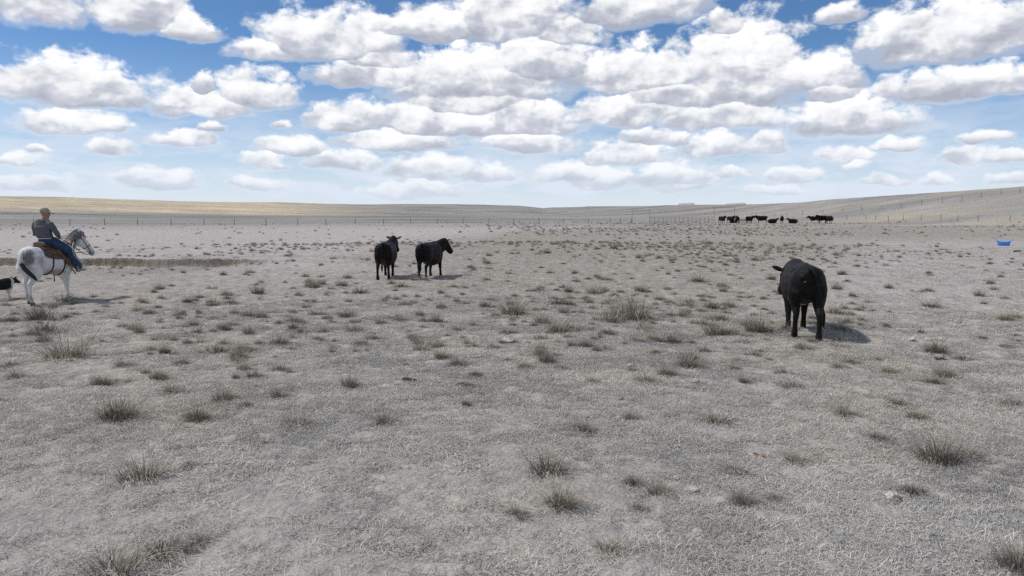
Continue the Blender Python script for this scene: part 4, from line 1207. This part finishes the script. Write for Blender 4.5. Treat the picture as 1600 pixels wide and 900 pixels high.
    B.loft([((.0, 0, hipz + .075), (0, .195, 0), (.145, 0, 0)), ((-.02, 0, hipz + .12), (0, .205, 0), (.155, 0, 0)), ((-.05, 0, hipz + .24), (0, .205, 0), (.150, 0, 0)), ((-.085, 0, 1.95), (0, .215, 0), (.150, 0, 0)), ((-.07, 0, 2.06), (0, .195, 0), (.115, 0, 0)), ((-.05, 0, 2.115), (0, .11, 0), (.085, 0, 0))], 18, 2.3)
    for s in (-1, 1):
        B.tube([sho[s] + Vector((0, -s * .05, .0)), sho[s] + Vector((0, s * .02, -.02)), (sho[s] + elb[s]) / 2 + Vector((-.01, s * .015, 0)), elb[s] + Vector((-.015, s * .01, -.01)), (elb[s] + han[s]) / 2, han[s] - (han[s] - elb[s]).normalized() * .03], [.085, .088, .078, .070, .062, .045])
    B.tube(bezier([(.04, -.085, 2.12), (-.06, -.12, 2.13), (-.145, -.06, 2.115), (-.155, .06, 2.115), (-.06, .12, 2.13), (.04, .085, 2.12)], 3), [.038] * 16, seg=10)
    B.ball((-.15, 0, 2.04), .06, .12, .085)             # folded hood
    link('hoodie', B.build('hoodie', M_HOOD, .012, 3), per)
    B = Body()
    B.loft([((.01, 0, hipz + .055), (0, .186, 0), (.138, 0, 0)), ((.005, 0, hipz + .10), (0, .190, 0), (.142, 0, 0))], 18, 2.3)
    me_ = bpy.data.meshes.new('shirt'); me_.from_pydata([tuple(v) for v in B.V], [], B.F); me_.materials.append(M_SHIRT); link('shirt_hem', me_, per)
    # jeans
    B = Body()
    B.loft([((.02, 0, hipz - .11), (0, .13, 0), (.11, 0, 0)), ((.01, 0, hipz - .05), (0, .18, 0), (.138, 0, 0)), ((.01, 0, hipz + .06), (0, .182, 0), (.133, 0, 0))], 16, 2.3)
    for s in (-1, 1):
        a_ = ank[s] + Vector((.01, 0, -.01))
        B.tube([hips[s], (hips[s] + knees[s]) / 2 + Vector((0, s * .02, .015)), knees[s], (knees[s] + a_) / 2, a_], [(.125, .135), (.115, .125), (.095, .10), (.090, .098), (.088, .10)])
    link('jeans', B.build('jeans', M_JEAN, .012, 3), per)
    for s in (-1, 1):
        B = Body()
        k_ = ank[s]
        B.tube([k_ + Vector((-.01, 0, .06)), k_, k_ + Vector((.03, s * .005, -.045))], [.055, .055, .055])
        B.tube([k_ + Vector((-.03, 0, -.06)), k_ + Vector((.06, s * .012, -.065)), k_ + Vector((.15, s * .03, -.080)), k_ + Vector((.205, s * .04, -.085))], [(.040, .045), (.045, .042), (.048, .034), (.034, .024)])
        bo = link('boot', B.build('boot', M_BOOT, .010, 2), per)
        B = Body()
        B.tube([k_ + Vector((-.05, 0, -.105)), k_ + Vector((.06, s * .012, -.108)), k_ + Vector((.15, s * .03, -.115)), k_ + Vector((.215, s * .042, -.11))], [(.040, .012), (.042, .012), (.048, .012), (.032, .012)])
        link('sole', B.build('sole', M_SOLE, .008, 1), bo)
    # cap with brim
    B = Body()
    B.loft([(H(-.008, 0, .018), fs * .090, fd * .114), (H(-.01, 0, .06), fs * .093, fd * .118), (H(-.012, 0, .11), fs * .086, fd * .108), (H(-.012, 0, .145), fs * .060, fd * .074), (H(-.012, 0, .160), fs * .02, fd * .025)], 18)
    B.loft([(H(.07, 0, .040), fs * .084, fu * .009), (H(.12, 0, .036), fs * .086, fu * .009), (H(.175, 0, .024), fs * .074, fu * .009), (H(.215, 0, .012), fs * .044, fu * .008)], 14)
    link('cap', B.build('cap', M_CAP, .0075, 2), per)
    B = Body()
    for s in (-1, 1): B.ball(H(.080, s * .033, .018), .020, .028, .019)
    B.tube([H(.07, -.068, .02), H(0, -.079, .018)], [.005, .005], seg=6); B.tube([H(.07, .068, .02), H(0, .079, .018)], [.005, .005], seg=6); B.tube([H(.094, -.03, .022), H(.094, .03, .022)], [.005, .005], seg=6)
    me_ = bpy.data.meshes.new('sunglasses'); me_.from_pydata([tuple(v) for v in B.V], [], B.F); me_.materials.append(M_GLASS); link('sunglasses', me_, per)
build_horse_and_rider()

# ------------------------------------------------------------------ dog
def build_dog():
    W, K = (.62, .60, .57), (.012, .012, .014)
    m = spot_mat('black and white dog coat', ((.010, .010, .012), (.026, .025, .027)), [
        ((.245, 0, .36), (.055, .2, .16), W, .2, .3), ((.2, 0, .12), (.12, .2, .16), W, .2, .3), ((-.2, 0, .05), (.14, .2, .06), W, .2, .3), ((.46, 0, .345), (.07, .02, .10), W, .2, .3), ((.52, 0, .33), (.05, .06, .04), W, .2, .2), ((.22, 0, .27), (.09, .06, .1), W, .3, .3)], rough=.8, bump=.6, spec=.1)
    B = Body()
    T = [(-.34, .38, .05, .06), (-.30, .385, .085, .10), (-.18, .375, .095, .115), (-.02, .36, .105, .135), (.12, .365, .11, .150), (.22, .38, .095, .13), (.28, .39, .06, .09)]
    B.loft([((x, 0, z), (0, ry, 0), (0, 0, rz)) for (x, z, ry, rz) in T], 16)
    B.tube([(.16, 0, .40), (.28, 0, .43), (.38, 0, .435)], [.115, .09, .07])
    B.loft([((.32, 0, .43), (0, .055, 0), (0, 0, .055)), ((.38, 0, .435), (0, .068, 0), (0, 0, .066)), ((.43, 0, .415), (0, .060, 0), (0, 0, .058)), ((.475, 0, .39), (0, .040, 0), (0, 0, .042)), ((.515, 0, .375), (0, .034, 0), (0, 0, .032)), ((.535, 0, .37), (0, .022, 0), (0, 0, .022))], 14)
    for s in (-1, 1):
        B.tube([(.36, s * .05, .475), (.345, s * .075, .52), (.375, s * .085, .525)], [.028, .022, .012])
        B.tube([(-.24, s * .07, .36), (-.20, s * .08, .25), (-.29, s * .075, .17), (-.27, s * .075, .07), (-.24, s * .075, .015)], [(.055, .075), (.04, .055), (.022, .028), (.018, .02), (.024, .03)], up=(1, 0, 0))
        w = .06 * s
        B.tube([(.20, s * .06, .36), (.18 + w * .3, s * .07, .24), (.20 + w * .7, s * .065, .13), (.20 + w, s * .065, .05), (.22 + w, s * .065, .015)], [(.04, .065), (.03, .04), (.022, .024), (.019, .02), (.024, .032)], up=(1, 0, 0))
    B.tube([(-.33, 0, .40), (-.46, 0, .32), (-.56, .02, .20), (-.64, .03, .17)], [.03, .045, .05, .02], up=(0, 1, 0))
    B.ball((.24, 0, .30), .075, .07, .10)
    p = ground_at(3, 467)
    o = link('dog', B.build('dog', m, .010, 2), loc=(p.x, p.y, p.z - .005), rot=(0, 0, R(74)), scale=1.08)
    tag(o, 'black and white dog at the left edge behind the horse', 'dog')
build_dog()

# ------------------------------------------------------------------ fences and corral
M_POST = plain_mat('weathered fence post', (.16, .15, .138), .9, .35, 6, bump=.4)
M_WIRE = plain_mat('fence wire', (.20, .195, .19), .6, .1, 5, metallic=.5)
M_PIPE = plain_mat('rusty corral pipe', (.27, .255, .24), .8, .3, 3)

def rod_mesh(name, r0, r1, h, mat, seg=8, tilt=0.0):
    """a post standing on z=0, tapering, top cut at a slant"""
    V, F = [], []
    for (z, r) in ((-.3, r0), (0, r0), (h * .5, (r0 + r1) / 2), (h * .97, r1), (h, r1 * .8)):
        for k in range(seg):
            a = 2 * math.pi * k / seg
            V.append((r * math.cos(a), r * math.sin(a), z + (tilt * math.cos(a) * r if z > h * .9 else 0)))
    for i in range(4):
        for k in range(seg):
            F.append((i * seg + k, i * seg + (k + 1) % seg, (i + 1) * seg + (k + 1) % seg, (i + 1) * seg + k))
    F.append(tuple(4 * seg + k for k in range(seg)))
    return mesh_np(name, V, F, mat, smooth=True)

def cable(name, pts, r, mat, parent):
    V, F, seg = [], [], 5
    P = [Vector(p) for p in pts]
    for i, p in enumerate(P):
        t = (P[min(i + 1, len(P) - 1)] - P[max(i - 1, 0)]).normalized()
        s = t.cross(Vector((0, 0, 1)))
        if s.length < 1e-3: s = Vector((1, 0, 0))
        s.normalize(); u = s.cross(t)
        for k in range(seg):
            a = 2 * math.pi * k / seg
            V.append(p + s * r * math.cos(a) + u * r * math.sin(a))
    for i in range(len(P) - 1):
        for k in range(seg):
            F.append((i * seg + k, i * seg + (k + 1) % seg, (i + 1) * seg + (k + 1) % seg, (i + 1) * seg + k))
    return link(name, mesh_np(name, [tuple(v) for v in V], F, mat), parent)

POSTS = [rod_mesh('fence_post', .065, .055, 1.0, M_POST, 8, .3 + .3 * k) for k in range(3)]
def fence(label, spots, wires, group=None, height=1.25, wire_r=.012):
    """spots: ground points"""
    rg = random.Random(len(spots))
    root = empty('wire_fence', spots[0])
    tag(root, label, 'fence', group)
    o0 = Vector(spots[0])
    tops = []
    for p in spots:
        h = height * rg.uniform(.92, 1.1)
        o = link('post', rg.choice(POSTS), root, Vector(p) - o0, (rg.gauss(0, .025), rg.gauss(0, .035), rg.uniform(0, 6)), (.92, .92, h))
        tops.append(h)
    for f in wires:
        pts = []
        for i, p in enumerate(spots):
            q = Vector(p) - o0 + Vector((0, 0, height * f))
            if i:
                m = (pts[-1] + q) / 2 - Vector((0, 0, .03)); pts.append(m)
            pts.append(q)
        cable('wire', pts, wire_r, M_WIRE, root)
    return root

xs = [-90, -40, 3, 60, 115, 169, 220, 272, 323, 370, 419, 468, 512, 557, 601, 643, 684, 724, 764, 803, 842, 879, 918, 952, 968, 985]
spots = []
for x in xs:
    Y = np.interp(x, [0, 985], [132, 170])
    spots.append(at_dist(x, Y))
fence('long wire fence with thin posts crossing the flat behind the horse', spots, (.30, .55, .78, .95), 'ranch fences')
low = [(1240, 345), (1270, 344.5), (1297, 344), (1323, 344), (1353, 343.6), (1368, 344), (1388, 346), (1411, 345), (1439, 344.4), (1470, 345), (1496.5, 347), (1528, 346), (1578, 346), (1640, 346)]
fence('lower wire fence at the foot of the right-hand slope', [ground_at(*q) for q in low], (.35, .65, .92), 'ranch fences', 1.3)
upf = [(1229, 337.5), (1254, 336.5), (1286, 334.5), (1316.5, 331.5), (1346, 329), (1377.5, 327.6), (1408, 325), (1440, 320.5), (1472, 317), (1502.5, 315), (1533, 309.5), (1564, 304), (1593, 302), (1640, 297)]
fence('upper wire fence climbing the right-hand slope towards the skyline', [ground_at(*q) for q in upf], (.35, .65, .92), 'ranch fences', 1.45)

def goalpost(label, x0, x1, Y, ztop, name='gate_frame'):
    a, b = at_dist(x0, Y), at_dist(x1, Y)
    root = empty(name, a)
    tag(root, label, 'gate frame', 'tall corral gate frames')
    me = rod_mesh('upright', .05, .045, 1.0, M_PIPE)
    for p in (a, b):
        link('upright', me, root, p - a, None, (1, 1, ztop - p.z))
    cable('crossbar', [Vector((-.1, 0, ztop - a.z)), (b - a) * .5 + Vector((0, 0, ztop - a.z)), Vector((b.x - a.x + .1, b.y - a.y, ztop - a.z))], .04, M_PIPE, root)
    return root, a, b
goalpost('tall pipe gate frame at the left end of the far corral', 986, 1013, 170, 3.0)
goalpost('tallest pipe gate frame beside the leftmost far cattle', 1113, 1144.5, 169, 3.55)

def pipe_panels(label, x0, x1, Y0, Y1, h, nrail, npan, barstep, name='corral_panel', group=None):
    """row of pipe panels: each panel is a thing with rails, posts and uprights"""
    for k in range(npan):
        f0, f1 = k / npan, (k + 1) / npan
        a, b = at_dist(x0 + (x1 - x0) * f0, Y0 + (Y1 - Y0) * f0), at_dist(x0 + (x1 - x0) * (f1 - .02), Y0 + (Y1 - Y0) * (f1 - .02))
        root = empty(name, a)
        tag(root, label[k], 'corral panel', group)
        d = b - a
        n = max(2, int(d.length / barstep))
        me = rod_mesh('upright', .045, .045, h, M_PIPE, 6)
        for i in range(n + 1):
            link('upright', me, root, d * (i / n))
        for r_ in range(nrail):
            z = h * (.28 + .72 * r_ / (nrail - 1))
            cable('rail', [Vector((0, 0, z)), d * .5 + Vector((0, 0, z)), d + Vector((0, 0, z))], .030, M_PIPE, root)
pipe_panels(['leftmost low pipe panel of the far corral, beside the left gate frame', 'second low pipe panel of the far corral from the left', 'third low pipe panel of the far corral from the left', 'fourth low pipe panel of the far corral from the left', 'fifth low pipe panel of the far corral, beside the tallest gate frame'],
            1015, 1112, 170, 169, 1.45, 4, 5, .75, group='low pipe panels of the corral')
pipe_panels(['pipe rail panel standing behind the broadside far cow'], 1171, 1207.5, 178, 178, 2.3, 2, 1, 2.6, group='low pipe panels of the corral')

# feed trough between two of the far cattle
def trough():
    a = at_dist(1158.5, 167.5)
    root = empty('feed_trough', a)
    tag(root, 'long pale feed trough between two far black cows', 'trough')
    m = plain_mat('pale galvanised trough', (.78, .775, .76), .6, .12, 2)
    L, W, Hh = 2.6, .8, .95
    V, F = [], []
    prof = [(-W / 2, Hh), (-W / 2 * .8, .35), (W / 2 * .8, .35), (W / 2, Hh), (W / 2 - .05, Hh), (W / 2 * .8 - .04, .40), (-W / 2 * .8 + .04, .40), (-W / 2 + .05, Hh)]
    for x in (-L / 2, L / 2):
        for (y, z) in prof: V.append((x, y, z))
    n = len(prof)
    for k in range(n): F.append((k, (k + 1) % n, n + (k + 1) % n, n + k))
    F.append((0, 1, 2, 3, 4, 5, 6, 7)); F.append(tuple(range(n, 2 * n))[::-1])
    V += [(-L / 2 + .01, y, z) for (y, z) in ((-.35, .9), (-.3, .38), (.3, .38), (.35, .9))]; F.append((16, 17, 18, 19))
    V += [(L / 2 - .01, y, z) for (y, z) in ((-.35, .9), (-.3, .38), (.3, .38), (.35, .9))]; F.append((20, 23, 22, 21))
    link('basin', mesh_np('basin', V, F, m), root)
    for x in (-1.0, 1.0):
        for y in (-.28, .28):
            link('leg', rod_mesh('leg', .05, .04, .42, M_PIPE, 6), root, (x, y, 0))
trough()

# blue plastic tub, its rim bowed down in front
def blue_tub():
    p = ground_at(1568, 383.5)
    m, t, bs = new_mat('blue plastic')
    tc = t.n('ShaderNodeTexCoord').outputs['Object']
    t.put(bs.inputs['Base Color'], t.ramp(t.noise(tc, 5, 4, .6).outputs['Fac'], [(.3, (.04, .24, .74)), (.7, (.07, .33, .86))]))
    bs.inputs['Roughness'].default_value = .4
    s = .88
    def ring(z, rx, ry, bow):
        out = []
        for k in range(36):
            a = 2 * math.pi * k / 36
            zz = z + bow * (abs(math.cos(a)) ** 2.2)
            out.append((rx * math.cos(a), ry * math.sin(a), zz))
        return out
    V = []
    lv = [(0, .36, .28, 0), (.015, .40, .31, 0), (.14, .46, .35, .03), (.26, .51, .38, .14), (.28, .535, .40, .15), (.285, .50, .37, .15), (.15, .44, .33, .03), (.04, .37, .28, 0)]
    for q in lv: V += ring(*q)
    F = []
    for i in range(len(lv) - 1):
        for k in range(36):
            F.append((i * 36 + k, i * 36 + (k + 1) % 36, (i + 1) * 36 + (k + 1) % 36, (i + 1) * 36 + k))
    F.append(tuple(range(36))[::-1]); F.append(tuple(7 * 36 + k for k in range(36)))
    root = empty('plastic_tub', p, R(-20))
    tag(root, 'bright blue plastic tub lying far right on the pasture', 'tub')
    link('bowl', mesh_np('bowl', [tuple(c * s for c in v) for v in V], F, m, smooth=True), root)
    for sg in (-1, 1):
        cable('handle', [(sg * .53, -.09, .40), (sg * .60, -.05, .41), (sg * .61, .05, .41), (sg * .53, .09, .40)], .016, m, root)
blue_tub()

# ------------------------------------------------------------------ stones, dung, litter
M_STONE = plain_mat('pale stone', (.50, .475, .425), .95, .35, 9, bump=.5)
M_STONE2 = plain_mat('grey stone', (.33, .318, .295), .95, .35, 9, bump=.5)
M_RUST = plain_mat('reddish stone', (.42, .22, .12), .9, .3, 20, bump=.5)
M_DUNG = plain_mat('dry dung', (.055, .045, .036), .95, .35, 25, bump=.6)
def rock_mesh(name, seed, mat, flat=.45, jag=.28):
    bm = bmesh.new(); bmesh.ops.create_icosphere(bm, subdivisions=3, radius=.5)
    for v in bm.verts:
        n = v.co.normalized()
        k = 1 + jag * mnoise.noise(n * 1.7 + Vector((seed * 3.1, 0, 0))) + jag * .6 * mnoise.noise(n * 4.3 + Vector((0, seed * 2.7, 0)))
        v.co = Vector((v.co.x * k, v.co.y * k * .7, v.co.z * k * flat))
        q = mnoise.cell(n * 2.2 + Vector((seed, 0, 0)))
        v.co += n * .05 * (q - .5)
    me = bpy.data.meshes.new(name); bm.to_mesh(me); bm.free(); me.materials.append(mat)
    return me
STONES = [
    (1396, 781, 32, M_STONE, 'pale cream stone, the largest in the right foreground'), (1084, 768, 19, M_STONE, 'pale flat stone in the foreground right of the messy grass tuft'),
    (986, 573, 15, M_STONE, 'pale stone lying left of the grass tuft row at the centre right'), (970, 624, 14, M_STONE2, 'small grey stone below the tuft row at the centre right'),
    (1087, 598, 17, M_STONE, 'small pale stone right of the grass tuft row'), (793, 535, 24, M_STONE, 'white flat stone below the dark tuft near the picture centre'),
    (1467, 532, 17, M_STONE, 'pale flat stone behind the tuft at the right'), (1425, 532, 15, M_STONE, 'pale stone left of the tuft at the right'), (1450, 532, 11, M_STONE, 'tiny white stone between two pale stones at the right'),
    (1468, 561, 22, M_STONE2, 'pale litter heap at the foot of the tuft at the right'), (1593, 533, 12, M_STONE, 'pale stone at the right edge of the picture'), (1496, 504, 14, M_STONE2, 'grey stone right of the nearest cow, in the bare patch'),
    (1442, 483, 11, M_STONE, 'tiny white stone beside the small tuft far right'), (1057, 750, 16, M_STONE, 'white splinter stone above the messy foreground tuft'), (685, 585, 10, M_STONE2, 'tiny pale chip right of the dung pat'),
    (1191, 715, 14, M_RUST, 'small rust coloured stone in the right foreground'), (1306, 850, 26, M_STONE2, 'pale crumbled litter low in the right foreground'), (1193, 867, 12, M_STONE, 'white chip near the bottom edge right of centre'),
    (930, 457, 9, M_STONE, 'white chip in the mid pasture right of centre'), (897, 494, 9, M_STONE, 'white chip beside the broad grey clump'), (878, 449, 16, M_STONE2, 'pale flat slab in the mid pasture'), (568, 497, 11, M_STONE, 'white chip below the pair of cows'),
    (1455, 838, 10, M_STONE2, 'grey chip in the lower right foreground'), (640, 416, 9, M_STONE, 'white chip between the pair of cows')]
for i, (px, py, w, m, lab) in enumerate(STONES):
    p = ground_at(px, py); s = w * scale_at(p) * .85
    o = link('stone', rock_mesh('stone', i + 1, m, .42), loc=p + Vector((0, 0, .012 + s * .08)), rot=(random.uniform(-.2, .2), random.uniform(-.2, .2), random.uniform(0, 6)), scale=s)
    tag(o, lab, 'stone', 'stones lying on the pasture')
for i, (px, py, w, lab) in enumerate([(638, 595, 28, 'dark dry dung pat left of centre'), (862, 575, 0, ''), (1182, 712, 12, 'dark crumb beside the rust coloured stone'), (160, 534, 10, 'small dark dung clod left of the tufts below the horse'), (1590, 393, 12, 'dark clod at the right edge below the blue tub')]):
    if not w: continue
    p = ground_at(px, py); s = w * scale_at(p)
    o = link('dung', rock_mesh('dung', 40 + i, M_DUNG, .28, .5), loc=p + Vector((0, 0, .004)), rot=(0, 0, i), scale=s)
    tag(o, lab, 'dung', 'dung on the pasture')
